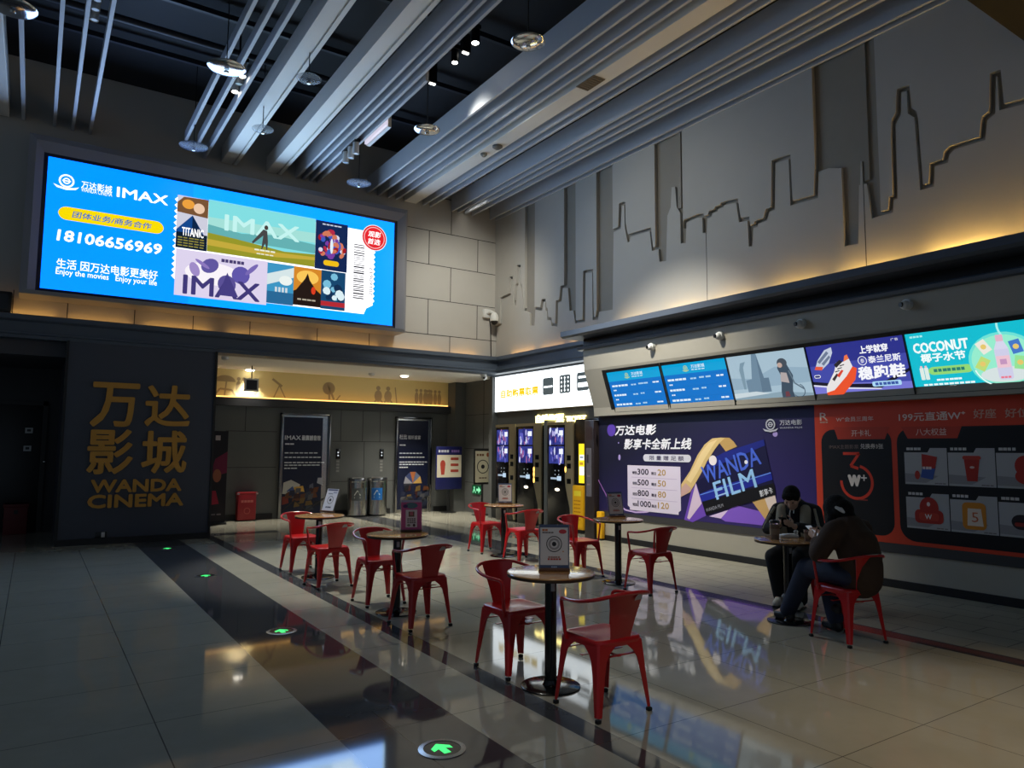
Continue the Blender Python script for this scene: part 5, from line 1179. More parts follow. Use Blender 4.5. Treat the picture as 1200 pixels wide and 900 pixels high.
g.ell(P((150, 86, 60)), a.x+.72*W2, .52*H2, .12*W2, .07*H2, layer=2); g.ell(P((150, 100, 84)), a.x+.35*W2, .45*H2, .1*W2, .05*H2, layer=2); g.poly(P((150, 24, 50)), [(a.x+.25*W2, .2*H2), (a.x+.8*W2, .22*H2), (a.x+.7*W2, .36*H2), (a.x+.35*W2, .36*H2)], 2); g.dashes(P((120, 110, 116)), a.x+.15*W2, .1*H2, b.x-.1*W2, .03, 5, layer=2); g.dashes(P((120, 110, 116)), a.x+.4*W2, .68*H2, a.x+.6*W2, .05, 2, layer=2)
g.mb.build('printed_sheet', t, smooth=0)
# red crates in the dark lobby
a, b = on_y(5, 591, 15.9), on_y(31, 622, 15.9); t = thing('red_crate', ((a.x+b.x)/2, 16.0, 0), 'dim red crate in the dark lobby at the far left', 'crate')
q = MB().use(mat('crate_red', (96, 24, 28), rough=.6)); q.box(a.x, b.x, 15.85, 16.2, 0, a.z, .015)
q.box(a.x-.015, b.x+.015, 15.84, 16.21, a.z-.06, a.z, .008); q.box(a.x-.01, b.x+.01, 15.843, 16.207, a.z*.45, a.z*.5, .004); q.build('body', t)
q = MB().use(m_black); q.box(a.x+.15, b.x-.15, 15.835, 15.845, a.z*.68, a.z*.8); q.build('handle_slot', t, smooth=0)
p = on_y(4, 358, 13.5); q = MB().use(m_blackplastic); q.box(p.x-.35, p.x+.1, 13.62, 13.9, 3.67, 4.0, .02); q.use(P((40, 42, 48))); q.box(p.x-.3, p.x+.05, 13.61, 13.62, 3.72, 3.95); tag(q.build('wall_speaker'), 'black loudspeaker box on the slate band at the far left', 'speaker')

# ================================================================ FLOOR ARROWS
def floor_arrow(px, py, label):
    p = on_z(px, py, 0); t = thing('floor_arrow_light', (p.x, p.y, 0), label, 'floor light', 'green arrow lights in the dark floor stripe')
    q = MB().use(m_steel); q.lathe([(.127, .0), (.127, .004), (.1, .006), (.1, .003)], (p.x, p.y, 0), seg=44, cap=False); q.build('rim', t)
    q = MB().use(m_kblack); q.cyl((p.x, p.y, .001), (p.x, p.y, .0035), .1, seg=40); q.build('glass', t)
    g = G((p.x, p.y, .0042), (1, 0, 0), (0, 1, 0)); g.poly(E((70, 255, 130), 1.2), [(-.02, -.065), (.02, -.065), (.02, .0), (.055, -.02), (.055, .02), (0, .07), (-.055, .02), (-.055, -.02), (-.02, .0)], 0); g.mb.build('arrow', t, smooth=0)
for px, py, lab in ((518, 878, 'nearest green arrow light in the dark floor stripe'), (330, 740, 'second nearest green arrow light in the dark floor stripe'), (241, 675, 'third green arrow light in the dark floor stripe'), (196, 643, 'farthest arrow light in the floor, close to the lettered pier')): floor_arrow(px, py, lab)

# ================================================================ TABLES
m_wood = mat('table_wood', (196, 146, 92), rough=.18, noise=.12, nscale=9, coat=.6)
m_edge = mat('table_edge', (60, 44, 32), rough=.4)
m_iron = mat('black_iron', (16, 16, 18), rough=.14)
def table():
    t = thing('cafe_table', (0, 0, 0), 'x', 'table', 'round cafe tables')
    q = MB().use(m_wood); q.lathe([(.29, .742), (.298, .745), (.3, .750), (.297, .754), (.29, .755)], seg=64); q.build('table_top', t)
    q = MB().use(m_edge); q.lathe([(.28, .725), (.296, .727), (.298, .745)], seg=64); q.build('table_edge', t)
    q = MB().use(m_iron); q.lathe([(.04, .03), (.04, .7), (.06, .705), (.12, .724)], seg=28); q.build('pole', t)
    q = MB().use(m_iron); q.lathe([(.2, 0), (.2, .008), (.195, .0105), (.055, .0115), (.05, .018), (.042, .045)], seg=56); q.build('base_plate', t)
    q = MB().use(P((196, 196, 200))); prev = None
    for i in range(5):
        an = math.radians(236+10*i); R = [q.bm.verts.new((.0412*math.cos(an), .0412*math.sin(an), z)) for z in (.63, .68)]
        if prev: q.face([prev[0], R[0], R[1], prev[1]])
        prev = R
    q.build('sticker', t)
    return t
T = {1: (2.985, 4.015), 2: (3.02, 6.57), 3: (3.01, 8.85), 4: (5.94, 9.17), 5: (5.93, 6.62), 6: (5.97, 4.3)}
TL = {1: 'nearest round cafe table, its top glaring with reflected light, in the left row', 2: 'round cafe table with the pink sign, middle of the left row', 3: 'farthest round cafe table of the left row, near the steel bins', 4: 'farthest round cafe table of the right row, before the ticket machines', 5: 'round cafe table before the purple poster', 6: 'round cafe table at which two people sit'}
proto = table()
for k in T:
    o = proto if k == 1 else copy_tree(proto)
    o.location = (*T[k], 0); o['label'] = TL[k]

# ================================================================ CHAIRS
m_red = mat('chair_red', (186, 20, 26), rough=.28, coat=.2, spec=.5)
m_foot = mat('rubber_black', (16, 16, 16), rough=.7)
m_patch = mat('worn_patch', (190, 176, 172), rough=.6)
def chair(patch):
    t = thing('metal_armchair', (0, 0, 0), 'x', 'chair', 'red metal cafe armchairs')
    # seat: rounded square pan with a rolled rim
    q = MB().use(m_red)
    def rr(hw, r, z, n=5):
        pts = []
        for cx, cy, a0 in ((hw-r, hw-r, 0), (-hw+r, hw-r, PI/2), (-hw+r, -hw+r, PI), (hw-r, -hw+r, 1.5*PI)):
            for i in range(n+1): a = a0+PI/2*i/n; pts.append((cx+r*math.cos(a), cy+r*math.sin(a), z))
        return pts
    q.loft([rr(.178, .05, .405), rr(.182, .05, .43), rr(.18, .05, .446), rr(.172, .045, .452), rr(.16, .04, .449), rr(.08, .03, .442), rr(.02, .01, .440)])
    q.build('seat', t, smooth=50)
    # four folded-sheet legs, wide at the shoulder, narrow at the foot
    for sx in (-1, 1):
        for sy in (-1, 1):
            q = MB().use(m_red); secs = []
            for z, w, out in ((.43, .168, .178), (.405, .13, .181), (.37, .088, .184), (.33, .066, .188), (.25, .052, .194), (.12, .040, .206), (.03, .032, .214)):
                ox, oy = sx*out, sy*out; th = .006; pr = .012
                secs.append([(ox-sx*w, oy, z), (ox-sx*pr, oy, z), (ox, oy-sy*pr, z), (ox, oy-sy*w, z), (ox-sx*th, oy-sy*w, z), (ox-sx*(th+pr*.7), oy-sy*(th+pr*.7), z), (ox-sx*w, oy-sy*th, z)])
            q.loft(secs); lg = q.build('leg', t, smooth=40)
            q = MB().use(m_foot); q.box(sx*.2145-.0145, sx*.2145+.0145, sy*.2145-.0145, sy*.2145+.0145, 0, .022, .004)
            for v in q.bm.verts: v.co += Vector((-sx*.012, -sy*.012, 0))
            q.build('foot_cap', lg)
    q = MB().use(m_red)
    q.box(-.165, .165, -.012, .012, .335, .34); q.box(-.012, .012, -.165, .165, .34, .345); q.box(-.17, .17, .15, .17, .345, .352); q.box(-.17, .17, -.17, -.15, .345, .352); q.build('cross_brace', t, smooth=0)
    # splat
    q = MB().use(m_red); secs = []
    for i in range(9):
        s = i/8; z = .438+.29*s; hw = .078+.062*s**1.3; y = -.168-.085*s; row = []
        n = 6
        for j in range(n+1): u = -1+2*j/n; row.append((u*hw, y+.022*(u*u)*(s), z))
        back = [(p[0], p[1]-.004, p[2]) for p in reversed(row)]
        secs.append(row+back)
    q.loft(secs); sp = q.build('backrest', t, smooth=50)
    if patch:
        q = MB().use(m_patch); q.poly([(.045, -.2475, .68), (.112, -.245, .685), (.106, -.249, .712), (.07, -.2555, .716), (.05, -.253, .70)])
        for v in q.bm.verts: v.co.y -= .0035
        q.build('worn_patch', sp, smooth=0)
    # tubular arm frame: up from the seat sides, round the back in one bend
    def bez(ps, n=6):
        out = []
        for k in range(len(ps)):
            out.append(ps[k])
        return out
    half = [(.184, .125, .41), (.194, .13, .5), (.206, .136, .6), (.211, .136, .638), (.215, .124, .656), (.221, .09, .663), (.234, .0, .668), (.237, -.08, .678), (.224, -.16, .693), (.192, -.218, .709), (.145, -.249, .722), (.08, -.264, .73), (0, -.268, .732)]
    path = half+[(-x, y, z) for x, y, z in half[-2::-1]]
    # densify
    dense = []
    for i in range(len(path)-1):
        p0, p1, p2, p3 = [Vector(path[min(max(j, 0), len(path)-1)]) for j in (i-1, i, i+1, i+2)]
        for s in range(3):
            u = s/3; dense.append(.5*((2*p1)+(p2-p0)*u+(2*p0-5*p1+4*p2-p3)*u*u+(3*p1-p0-3*p2+p3)*u**3))
    dense.append(Vector(path[-1]))
    q = MB().use(m_red); q.tube(dense, .0115, seg=10); q.build('arm_frame', t)
    return t
cp, cn = chair(True), chair(False)
def place(o, x, y, deg, label):
    o.location = (x, y, 0); o.rotation_euler = (0, 0, math.radians(deg)); o['label'] = label
used = set()
def put(patch, x, y, deg, label):
    s = cp if patch else cn
    o = s if patch not in used else copy_tree(s); used.add(patch); place(o, x, y, deg, label)
CH = [(False, 3.0, 4.47, 180+2, 'red metal armchair behind the nearest table, facing us with a pale sheen on its seat'),
 (True, 3.02, 3.53, 0, 'nearest red metal armchair, its back to us, with a worn pale patch on the backrest'),
 (False, 3.06, 7.10, 180, 'red metal armchair behind the table with the pink sign'),
 (True, 3.0, 6.02, 3, 'red metal armchair before the table with the pink sign, back to us'),
 (False, 2.97, 9.40, 182, 'farthest red metal armchair on the left, behind the table near the bins'),
 (True, 2.93, 8.26, 4, 'red metal armchair before the farthest left table, white mark on its back'),
 (False, 5.95, 9.68, 180, 'farthest red metal armchair of all, behind the table before the ticket machines'),
 (True, 5.94, 8.66, 0, 'red metal armchair before the table by the ticket machines, white mark on its back'),
 (False, 5.84, 7.23, 176, 'red metal armchair behind the table before the purple poster, by the yellow box'),
 (True, 5.89, 6.04, 0, 'red metal armchair before the table at the purple poster, its back turned right'),
 (True, 5.82, 3.63, -10.5, 'red metal armchair carrying the person in the brown jacket')]
for a in CH: put(*a)

# ================================================================ TABLE SIGNS
m_acryl = mat('clear_acrylic', (230, 232, 236), rough=.08, trans=.9)
def table_sign(px, py, deg, label, style, lean=10, w=.205, h=.30):
    p = on_z(px, py, .755)
    t = thing('table_sign', (0, 0, 0), label, 'table sign', 'upright signs on the cafe tables')
    q = MB().use(m_acryl); q.box(-w/2-.006, w/2+.006, .002, .006, .012, h+.012); q.build('acrylic_sheet', t, smooth=0)
    q = MB().use(mat('sign_base_brown', (88, 56, 34), rough=.4)); q.box(-w/2-.004, w/2+.004, -.03, .04, 0, .02, .004); q.build('base_block', t)
    g = G((0, 0, .012), (1, 0, 0), (0, 0, 1), step=.0006)
    def R_(c, a, b, e, d, k): g.rect(P(c), a*w-w/2, b*h, e*w-w/2, d*h, k)
    if style == 'ring':
        R_((70, 84, 116), 0, 0, 1, 1, 0); R_((206, 204, 208), .035, .09, .965, .93, 1); g.dashes(P((190, 110, 60)), -.4*w, .85*h, -.2*w, .014, 2, layer=2); g.dashes(P((110, 104, 104)), -.4*w, .80*h, .0, .01, 4, layer=2); g.ell(P((186, 60, 70)), .29*w, .84*h, .13*w, .05*h, layer=2)
        g.arc(P((54, 52, 58)), 0, .56*h, .25*w, .006, layer=2); g.arc(P((150, 148, 152)), 0, .56*h, .16*w, .014, layer=2, seg=20); g.ell(P((40, 38, 42)), 0, .56*h, .075*w, layer=2, seg=18); g.poly(P((190, 120, 60)), [(.27*w, .38*h), (.33*w, .38*h), (.3*w, .42*h)], 2)
        g.dashes(P((150, 110, 100)), -.2*w, .25*h, .2*w, .01, 5, layer=2); g.dashes(P((170, 70, 60)), -.22*w, .2*h, .24*w, .012, 5, layer=2); g.dashes(P((150, 170, 200)), -.1*w, .03*h, .1*w, .01, 3, layer=2)
    elif style == 'pink':
        R_((214, 92, 146), 0, 0, 1, 1, 0); R_((190, 176, 200), 0, .93, 1, 1, 1); g.ell(P((96, 130, 140)), 0, .82*h, .3*w, .1*h, layer=1); g.ell(P((90, 50, 110)), -.3*w, .8*h, .12*w, .06*h, layer=2); R_((240, 222, 222), .22, .1, .78, .68, 2); R_((120, 90, 60), .36, .45, .64, .62, 3); R_((206, 110, 120), .42, .49, .58, .62, 4)
        for k in range(3): g.dashes(P((130, 100, 100)), -.2*w, (.36-.06*k)*h, .22*w, .012, 4, layer=3)
        g.ell(P((150, 140, 120)), -.13*w, .17*h, .08*w, .04*h, layer=3); g.ell(P((90, 40, 40)), .13*w, .17*h, .06*w, .05*h, layer=3)
    else:
        R_((196, 204, 224), 0, 0, 1, 1, 0); R_((60, 70, 110), .05, .92, .95, .98, 1); R_((150, 160, 190), .6, .8, .92, .88, 1); g.arc(P((50, 52, 66)), 0, .5*h, .24*w, .007, layer=1); g.ell(P((44, 46, 60)), 0, .5*h, .09*w, layer=1, seg=16); g.dashes(P((90, 96, 120)), -.3*w, .76*h, .1*w, .012, 4, layer=1); g.dashes(P((70, 76, 100)), -.25*w, .14*h, .25*w, .02, 3, layer=1)
    sh = g.mb.build('printed_sheet', t, smooth=0)
    for c in t.children:
        if not c.name.startswith('base'): c.rotation_euler = (math.radians(-lean), 0, 0)
    t.location = (p.x, p.y, .755); t.rotation_euler = (0, 0, math.radians(deg))
table_sign(649.5, 669, -33, 'sign with a dark ring on the nearest table', 'ring', 4)
table_sign(482, 623, -22, 'pink sign on the middle table of the left row', 'pink', 8)
table_sign(383, 600, -66, 'pale blue sign tilted on the farthest left table', 'blue', 20)
table_sign(592, 590.5, -24, 'white sign on the table before the ticket machines', 'ring', 6)
table_sign(723, 606, -12, 'sign with a dark ring on the table before the purple poster', 'ring', 12)
# ================================================================ PEOPLE
def organic(mb, name, parent, voxel=.012, smooth=4):
    me = bpy.data.meshes.new('tmp'); 
    for v in mb.bm.verts: pass
    mb.bm.to_mesh(me); mb.bm.free()
    ob = bpy.data.objects.new('tmp', me); COL.objects.link(ob)
    r = ob.modifiers.new('r', 'REMESH'); r.mode = 'VOXEL'; r.voxel_size = voxel
    s = ob.modifiers.new('s', 'SMOOTH'); s.iterations = smooth; s.factor = .5
    dg = bpy.context.evaluated_depsgraph_get(); dg.update()
    out = bpy.data.meshes.new_from_object(ob.evaluated_get(dg)); out.name = name
    bpy.data.objects.remove(ob); bpy.data.meshes.remove(me)
    out.materials.clear()
    for m in mb.mats: out.materials.append(m)
    for p in out.polygons: p.use_smooth = True; p.material_index = 0
    o = bpy.data.objects.new(name, out); COL.objects.link(o); o.parent = parent
    return o
def limb(mb, pts, rs):
    for (a, b, ra, rb) in zip(pts, pts[1:], rs, rs[1:]):
        mb.cyl(a, b, ra, rb, seg=14)
    for p, r in zip(pts, rs): mb.sphere(p, r, u=14, v=8)
def hand(mb, wrist, tip_dir, palm_n, curl=.5, side=1):
    """palm, four fingers of different lengths bending at two knuckles, thumb from the side of the palm"""
    w = Vector(wrist); d = Vector(tip_dir).normalized(); n = Vector(palm_n); n = (n-d*n.dot(d)).normalized(); s = d.cross(n)*side
    for k in (-1.5, -.5, .5, 1.5):
        mb.cyl(w, w+d*.085+s*(.018*k), .015, .011, seg=8)
    for k, L in ((-1.5, .06), (-.5, .074), (.5, .078), (1.5, .07)):
        p = w+d*.085+s*(.019*k); dirv = d.copy(); 
        for i in range(3):
            q = p+dirv*(L*(.45, .32, .23)[i]); mb.cyl(p, q, .0092-.001*i, .0085-.001*i, seg=8); mb.sphere(q, .0085-.001*i, u=8, v=6); p = q
            dirv = (dirv*math.cos(curl)+n*math.sin(curl)).normalized()
    p = w+d*.03+s*.03; dirv = (d*.6+s*.75+n*.3).normalized()
    for i in range(3):
        q = p+dirv*(.035, .03, .024)[i]; mb.cyl(p, q, .012-.0015*i, .011-.0015*i, seg=8); mb.sphere(q, .0105-.0015*i, u=8, v=6); p = q; dirv = (dirv+d*.35+n*.25).normalized()
def head(mb, c, tilt, s=1.0):
    R = Matrix.Rotation(-tilt, 4, 'X'); c = Vector(c)
    def at(x, y, z): return c+(R @ Vector((x*s, y*s, z*s)))
    mb.sphere(c, .076*s, .094*s, .105*s, u=20, v=14, mtx=R)
    mb.sphere(at(0, .03, -.055), .058*s, .062*s, .065*s, mtx=R)          # jaw
    mb.sphere(at(0, .062, -.098), .026*s, .024*s, .02*s, mtx=R)          # chin
    mb.cyl(at(0, .09, .012), at(0, .112, -.03), .009*s, .015*s, seg=8)   # nose
    mb.sphere(at(0, .110, -.03), .015*s)
    mb.sphere(at(0, .088, -.064), .026*s, .011*s, .008*s, mtx=R)         # lips
    for sg in (-1, 1):
        mb.sphere(at(.076*sg, -.005, -.012), .011*s, .02*s, .03*s, mtx=R)  # ears
        mb.sphere(at(.032*sg, .086, .024), .022*s, .01*s, .007*s, mtx=R)   # brows
        mb.sphere(at(.042*sg, .06, -.02), .028*s, .03*s, .026*s, mtx=R)    # cheeks
    return at, R
def eyes(at, s, parent):
    q = MB().use(mat('eye_dark', (24, 18, 16), rough=.2))
    for sg in (-1, 1): q.sphere(at(.031*sg, .088, .004), .011*s, .008*s, .006*s, u=10, v=6)
    q.build('eyes', parent)
skin = mat('skin', (206, 164, 140), rough=.5)
hairm = mat('hair_black', (14, 12, 12), rough=.75, bump=.8, nscale=60, spec=.2)
jeans = mat('denim_blue', (36, 44, 66), rough=.8, noise=.15, nscale=30)
blackcloth = mat('cloth_black', (20, 20, 24), rough=.85, noise=.1, nscale=20)

# ---- person with the pale varsity jacket, behind the table
man = thing('person', (0, 0, 0), 'short-haired person in black and cream jacket bent over a phone behind the table', 'person')
HC = (0, .235, 1.10)
b = MB().use(skin)
limb(b, [(0, .02, .54), (0, .03, .66), (0, .07, .82), (0, .11, .95)], [.13, .125, .14, .12])
limb(b, [(-.16, .10, .97), (0, .12, 1.0), (.16, .10, .97)], [.055, .065, .055])
limb(b, [(0, .12, .98), (0, .17, 1.05), (0, .20, 1.09)], [.055, .052, .055])
at, R = head(b, HC, math.radians(38))
hipL, hipR = (-.09, .03, .53), (.09, .03, .53)
for sg, kn, an, toe in ((-1, (-.11, .45, .51), (-.10, .40, .10), (-.11, .52, .045)), (1, (.13, .46, .50), (.10, .35, .10), (.11, .47, .045))):
    limb(b, [(.09*sg, .03, .53), kn, an, toe], [.085, .06, .042, .03])
for sg in (-1, 1):
    limb(b, [(.18*sg, .10, .95), (.25*sg, .22, .76), (.075*sg, .42, .82)], [.05, .042, .028])
    hand(b, (.075*sg, .42, .82), (-.25*sg, .8, .35), (-.8*sg, .3, .2), .45, sg)
organic(b, 'body', man, .009, 3)
eyes(at, 1, man)
q = MB().use(hairm); q.sphere(at(0, -.012, .03), .088, .102, .098, u=20, v=12, mtx=R); q.sphere(at(0, .055, .075), .07, .045, .03, mtx=R); q.sphere(at(0, -.06, -.02), .07, .05, .07, mtx=R)
for sg in (-1, 1): q.sphere(at(.07*sg, .03, .03), .018, .03, .04, mtx=R)
# keep the face clear: cut the cap back below the brow
hv = organic(q, 'hair', man, .009, 2)
cream = mat('jacket_cream', (168, 158, 138), rough=.8)
q = MB().use(blackcloth)
limb(q, [(0, .02, .56), (0, .03, .68), (0, .065, .83), (0, .10, .95)], [.155, .155, .17, .14]); limb(q, [(-.17, .095, .96), (0, .10, .99), (.17, .095, .96)], [.075, .08, .075]); q.sphere((0, .09, 1.03), .085, .08, .05)
organic(q, 'hooded_jacket', man, .011, 3)
for sg in (-1, 1):
    q = MB().use(blackcloth); limb(q, [(.19*sg, .10, .955), (.262*sg, .22, .76), (.12*sg, .38, .81)], [.074, .066, .05]); sl = organic(q, 'sleeve', man, .010, 3)
    q = MB().use(cream); q.tube([(.205*sg, .165, .985), (.255*sg, .245, .86), (.29*sg, .28, .76)], .014, seg=8); q.build('sleeve_stripe', sl)
    q = MB().use(cream); limb(q, [(.12*sg, .185, .975), (.125*sg, .20, .84), (.12*sg, .16, .64)], [.055, .062, .055]); organic(q, 'jacket_front', man, .010, 3)
    q = MB().use(blackcloth); q.cyl((.135*sg, .365, .807), (.09*sg, .408, .818), .05, .042, seg=16); q.build('cuff', man)
q = MB().use(mat('cord_white', (206, 204, 200), rough=.6)); q.tube([(.015, .245, .97), (.018, .262, .93), (.012, .268, .885)], .006, seg=6); q.tube([(-.02, .245, .97), (-.022, .262, .94)], .006, seg=6); q.sphere((.012, .268, .88), .01, u=8, v=6); q.build('drawstring', man)
q = MB().use(blackcloth)
for sg, kn, an in ((-1, (-.11, .45, .51), (-.10, .40, .10)), (1, (.13, .46, .50), (.10, .35, .10))): limb(q, [(.09*sg, .0, .535), kn, an], [.108, .088, .08])
q.sphere((0, -.02, .53), .17, .13, .085); organic(q, 'trousers', man, .012, 3)
for sg, an, toe in ((-1, (-.10, .40, .07), (-.11, .53, .04)), (1, (.10, .35, .07), (.11, .48, .04))):
    q = MB().use(mat('sneaker_white', (216, 212, 200), rough=.6)); limb(q, [(an[0], an[1]-.035, .055), (an[0], an[1]+.05, .06), toe], [.046, .05, .036]); q.sphere((an[0], an[1], .09), .048, .055, .035); sh = organic(q, 'sneaker', man, .008, 2)
    q = MB().use(m_blackplastic)
    for k in range(3): q.box(an[0]-.038, an[0]+.038, an[1]+.015+.03*k, an[1]+.03+.03*k, .096-.012*k, .104-.012*k, .002)
    q.sphere((an[0]-.046, an[1]+.02, .065), .006, .035, .016, u=8, v=6); q.sphere((an[0]+.046, an[1]+.02, .065), .006, .035, .016, u=8, v=6)
    q.box(an[0]-.044, an[0]+.044, an[1]-.085, an[1]+.16, 0, .018, .008); q.build('sole_and_laces', sh)
MX, MY, MA = 6.88, 4.80, 108
man.location = (MX, MY, 0); man.rotation_euler = (0, 0, math.radians(MA))
def mw(x, y, z): 
    a = math.radians(MA); return Vector((MX+x*math.cos(a)-y*math.sin(a), MY+x*math.sin(a)+y*math.cos(a), z))
put(False, *(mw(0, -.02, 0).to_tuple()[:2]), MA, 'red metal armchair hidden under the person in the black and cream jacket')

# ---- person with the brown jacket, on the near chair
wo = thing('person', (0, 0, 0), 'long-haired person in dark brown jacket and jeans on the near red chair', 'person')
b = MB().use(skin)
limb(b, [(0, -.04, .54), (0, -.05, .66), (0, .0, .80), (0, .07, .92)], [.13, .115, .12, .105])
limb(b, [(-.14, .07, .93), (0, .09, .96), (.14, .07, .93)], [.045, .055, .045]); limb(b, [(0, .08, .94), (0, .12, 1.0), (0, .15, 1.03)], [.05, .046, .05])
at2, R2 = head(b, (0, .175, 1.065), math.radians(46), .95)
LEG = ((-1, (-.10, .44, .545), (-.03, .76, .10), (-.04, .89, .05)), (1, (.10, .43, .53), (.07, .30, .12), (.08, .43, .045)))
for sg, kn, an, toe in LEG: limb(b, [(.085*sg, -.02, .535), kn, an, toe], [.085, .058, .04, .028])
for sg in (-1, 1):
    limb(b, [(.155*sg, .08, .91), (.215*sg, .17, .72), (.06*sg, .36, .80)], [.045, .038, .026]); hand(b, (.06*sg, .36, .80), (-.2*sg, .8, .45), (-.8*sg, .3, .2), .45, sg)
organic(b, 'body', wo, .009, 3); eyes(at2, .95, wo)
q = MB().use(hairm); q.sphere(at2(0, -.015, .03), .102, .118, .108, u=20, v=12, mtx=R2); q.sphere(at2(0, .05, .075), .07, .045, .03, mtx=R2)
q.sphere(at2(0, -.05, -.03), .1, .1, .1, mtx=R2); limb(q, [at2(0, -.07, .0), (0, .06, 1.0), (0, .0, .93), (.0, -.055, .85)], [.07, .075, .07, .045])
for sg in (-1, 1): limb(q, [at2(.07*sg, .0, .03), at2(.082*sg, .03, -.06), (.11*sg, .17, .93), (.11*sg, .15, .85)], [.035, .04, .04, .02])
organic(q, 'long_hair', wo, .01, 3)
q = MB().use(mat('clip_white', (226, 226, 226), rough=.35)); q.tube([(-.095, .105, 1.105), (-.075, .062, 1.085), (-.04, .045, 1.05)], [.010, .020, .010], seg=10); q.build('hair_clip', wo)
q = MB().use(mat('jacket_brown', (62, 44, 32), rough=.85, noise=.12, nscale=12, bump=.3))
limb(q, [(0, -.05, .53), (0, -.06, .65), (0, -.02, .79), (0, .05, .91)], [.175, .17, .175, .14]); limb(q, [(-.16, .06, .915), (0, .07, .95), (.16, .06, .915)], [.085, .08, .085])
for sg in (-1, 1): limb(q, [(.17*sg, .07, .90), (.245*sg, .16, .71), (.10*sg, .31, .775)], [.088, .08, .062])
q.tube([(.10*math.cos(a), .075+.075*math.sin(a), .965-.02*math.sin(a)) for a in [2*PI*i/20 for i in range(20)]], .03, seg=8, closed=True)
jk = organic(q, 'jacket', wo, .011, 3)

q = MB().use(jeans)
for sg, kn, an, toe in LEG: limb(q, [(.085*sg, -.04, .54), kn, an], [.105, .088, .072])
q.sphere((0, -.05, .53), .165, .13, .08); organic(q, 'jeans', wo, .012, 3)
for sg, kn, an, toe in LEG:
    q = MB().use(mat('boot_black', (20, 18, 18), rough=.45)); limb(q, [(an[0], an[1], .20), (an[0], an[1]-.01, .09), (an[0], an[1]-.03, .045)], [.062, .052, .045]); limb(q, [(an[0], an[1], .055), (toe[0], toe[1]-.01, .042)], [.05, .038]); organic(q, 'boot', wo, .009, 2)
WX, WY, WA = 5.87, 3.57, -10.5
wo.location = (WX, WY, 0); wo.rotation_euler = (0, 0, math.radians(WA))
def ww(x, y, z):
    a = math.radians(WA); return Vector((WX+x*math.cos(a)-y*math.sin(a), WY+x*math.sin(a)+y*math.cos(a), z))

# ---- things held and on the table
def phone(c, yaw, pitch, label, glow):
    M3 = Matrix.Translation(c) @ Matrix.Rotation(math.radians(yaw), 4, 'Z') @ Matrix.Rotation(math.radians(pitch), 4, 'X')
    t = thing('phone', tuple(c), label, 'phone')
    q = MB().use(m_kblack); q.obox(M3, .074, .155, .008, .003); q.build('case', t)
    q = MB().use(glow); q.obox(M3 @ Matrix.Translation((0, 0, .0045)), .066, .146, .001); q.build('display', t, smooth=0)
phone(mw(0, .50, .865), MA, 40, 'phone held up by the person in the black and cream jacket', E((120, 130, 150), .12))
phone(ww(0, .455, .855), WA, 38, 'phone with a bright display held by the person in the brown jacket', E((190, 200, 214), .35))
def cup(px, py, h, r, label, tea, lid):
    p = on_z(px, py, .755); t = thing('drink_cup', (p.x, p.y, .755), label, 'cup', 'drink cups on the occupied table')
    q = MB().use(tea); q.lathe([(r*.78, .003), (r*.9, h*.55), (r*.98, h*.9)], (p.x, p.y, .755), seg=26); q.build('drink', t)
    q = MB().use(mat('cup_clear', (228, 226, 222), rough=.1, trans=.9)); q.lathe([(r*.8, 0), (r*.84, .002), (r, h)], (p.x, p.y, .755), seg=26, cap=False); q.build('cup_wall', t)
    q = MB().use(P((150, 128, 110))); q.lathe([(r*.9, h*.3), (r*.965, h*.65)], (p.x, p.y, .755), seg=26, cap=False)
    for v in q.bm.verts: v.co = Vector((p.x, p.y, v.co.z))+(Vector((v.co.x, v.co.y, 0))-Vector((p.x, p.y, 0)))*1.03
    q.build('sleeve_label', t)
    if lid:
        q = MB().use(m_blackplastic); q.lathe([(r*1.04, h), (r*1.06, h+.01), (r*.9, h+.022), (r*.85, h+.024)], (p.x, p.y, .755), seg=26); q.build('lid', t)
        q = MB().use(m_blackplastic); q.tube([(p.x, p.y, .76+h), (p.x-.03, p.y+.015, .76+h+.085)], .005, seg=8); q.build('straw', t)
cup(908, 632, .155, .046, 'tall milk tea cup with a black lid and straw on the occupied table', mat('milk_tea', (150, 112, 80), rough=.5), True)
cup(948, 634, .10, .045, 'short open cup of pinkish drink on the occupied table', mat('pink_tea', (150, 106, 92), rough=.5), False)
p = on_z(924, 629.5, .756); q = MB().use(mat('paper_white', (226, 226, 224), rough=.8))
M3 = Matrix.Translation((p.x, p.y, .768)) @ Matrix.Rotation(math.radians(-38), 4, 'Z')
q.obox(M3, .17, .08, .024, .006); q.obox(M3 @ Matrix.Translation((.01, .005, .016)) @ Matrix.Rotation(.2, 4, 'Z'), .12, .07, .008, .003); tag(q.build('tissue_pack'), 'white tissue pack lying on the occupied table', 'tissues')
p = on_z(933, 629.5, .756); q = MB().use(mat('clear_film', (220, 220, 222), rough=.15, trans=.6)); q.lathe([(.02, 0), (.028, .012), (.018, .035), (.024, .055), (.012, .07)], (p.x, p.y, .755), seg=12); tag(q.build('sauce_pot'), 'tiny clear pot beside the tissue pack', 'pot')

# ================================================================ LIGHT
def spot(loc, tgt, power, col, angle, blend=.6, size=.08):
    d = bpy.data.lights.new('spot', 'SPOT'); d.energy = power; d.color = col; d.spot_size = math.radians(angle); d.spot_blend = blend; d.shadow_soft_size = size
    o = bpy.data.objects.new('spot', d); COL.objects.link(o); o.location = loc
    o.rotation_euler = (Vector(tgt)-Vector(loc)).to_track_quat('-Z', 'Y').to_euler(); return o
warm = (1, .9, .76); neut = (1, .975, .86)
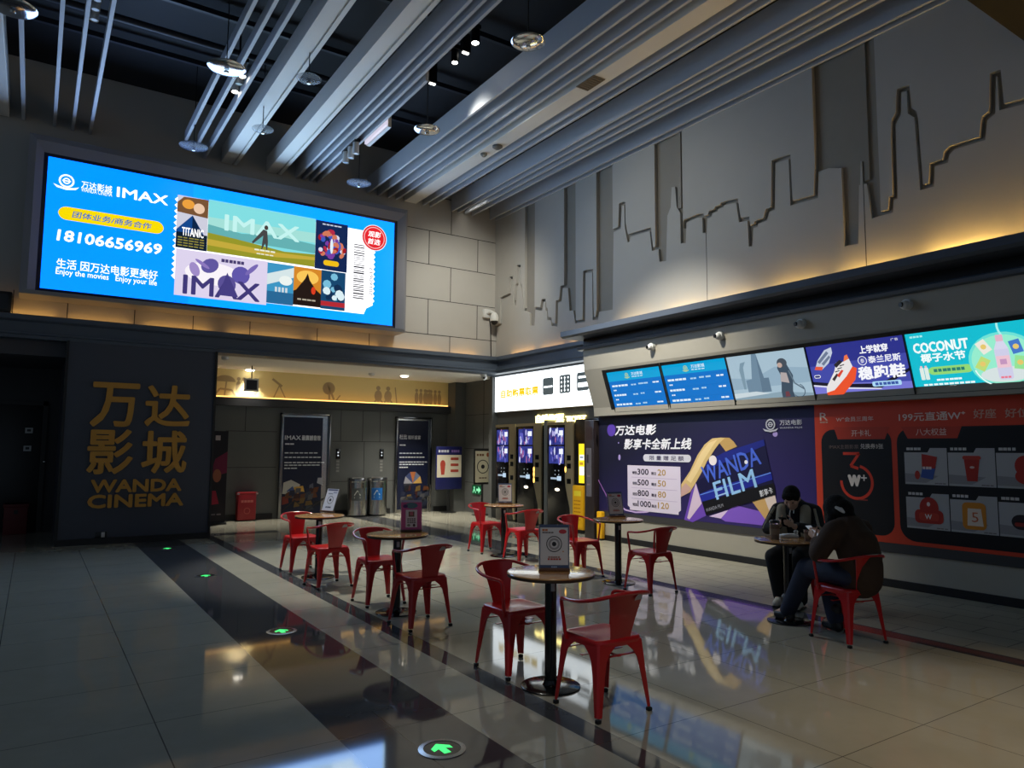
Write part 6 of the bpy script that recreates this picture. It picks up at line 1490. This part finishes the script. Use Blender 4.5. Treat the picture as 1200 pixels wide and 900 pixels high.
# three lit heads in the ceiling, then unseen spots without a lamp head
spot((cA.x, cA.y, 6.9), (3.7, 9.4, 0), 1500, neut, 42, .5)
spot((cC.x, cC.y, 6.88), (4.6, 6.4, 0), 300, neut, 56, .8)
spot((cD.x, cD.y, 6.88), (5.6, 9.8, 0), 560, neut, 54, .8)
spot((4.9, 8.2, 6.8), (8.2, 8.3, 1.8), 2500, neut, 60, 1)
spot((6.6, 10.6, 6.85), (8.0, 14, 4.2), 700, neut, 75, 1, .3)  # added soft spot away from any head, washes the wall corner
spot((5.2, 9.5, 6.85), (8.8, 8.6, 5.4), 130, neut, 80, 1, .3)  # added extra spot to brighten the skyline wall
# unseen area light added before the big screen to strengthen the light it throws
d = bpy.data.lights.new('screen_light', 'AREA'); d.shape = 'RECTANGLE'; d.size = W_; d.size_y = H_; d.energy = 170; d.color = (.5, .76, 1)
o = bpy.data.objects.new('screen_light', d); COL.objects.link(o); o.location = (xl+W_/2, 13.40, zb+H_/2); o.rotation_euler = (-PI/2, 0, 0)
# corridor downlights; the third spot has no fixture
for (x, y) in ((on_z(293, 433, 3.31).x, on_z(293, 433, 3.31).y), (on_z(474, 440, 3.31).x, on_z(474, 440, 3.31).y), (7.9, 15.2)):
    spot((x, y, 3.25), (x, y-.25, 0), 480, (1, .95, .82), 96, 1)
spot((3.4, -.2, 6.9), (4.75, 1.45, 0), 900, (1, .76, .46), 36, 1, .15)
spot((1.0, .4, 6.9), (2.95, 3.4, .4), 300, (1, .9, .75), 24, 1, .1)      # ceiling lamp behind the viewer
w = bpy.data.worlds.new('World'); scene.world = w; w.use_nodes = True
nt = w.node_tree; bg = nt.nodes['Background']; bg.inputs[0].default_value = (.62, .8, 1, 1)      # cool daylight from the open front of the hall, behind the viewer
tc = nt.nodes.new('ShaderNodeTexCoord'); sx = nt.nodes.new('ShaderNodeSeparateXYZ'); nt.links.new(tc.outputs['Generated'], sx.inputs[0])
mr = nt.nodes.new('ShaderNodeMapRange'); mr.interpolation_type = 'SMOOTHSTEP'; mr.inputs['From Min'].default_value = .3; mr.inputs['From Max'].default_value = -1
mr.inputs['To Min'].default_value = .07; mr.inputs['To Max'].default_value = .19; nt.links.new(sx.outputs['Y'], mr.inputs['Value']); nt.links.new(mr.outputs[0], bg.inputs[1])
vs = scene.view_settings; vs.view_transform = 'Standard'; vs.look = 'None'; vs.exposure = 0; vs.gamma = 1; vs.use_curve_mapping = False
try:
    scene.cycles.use_denoising = True; scene.cycles.max_bounces = 8
except Exception: pass
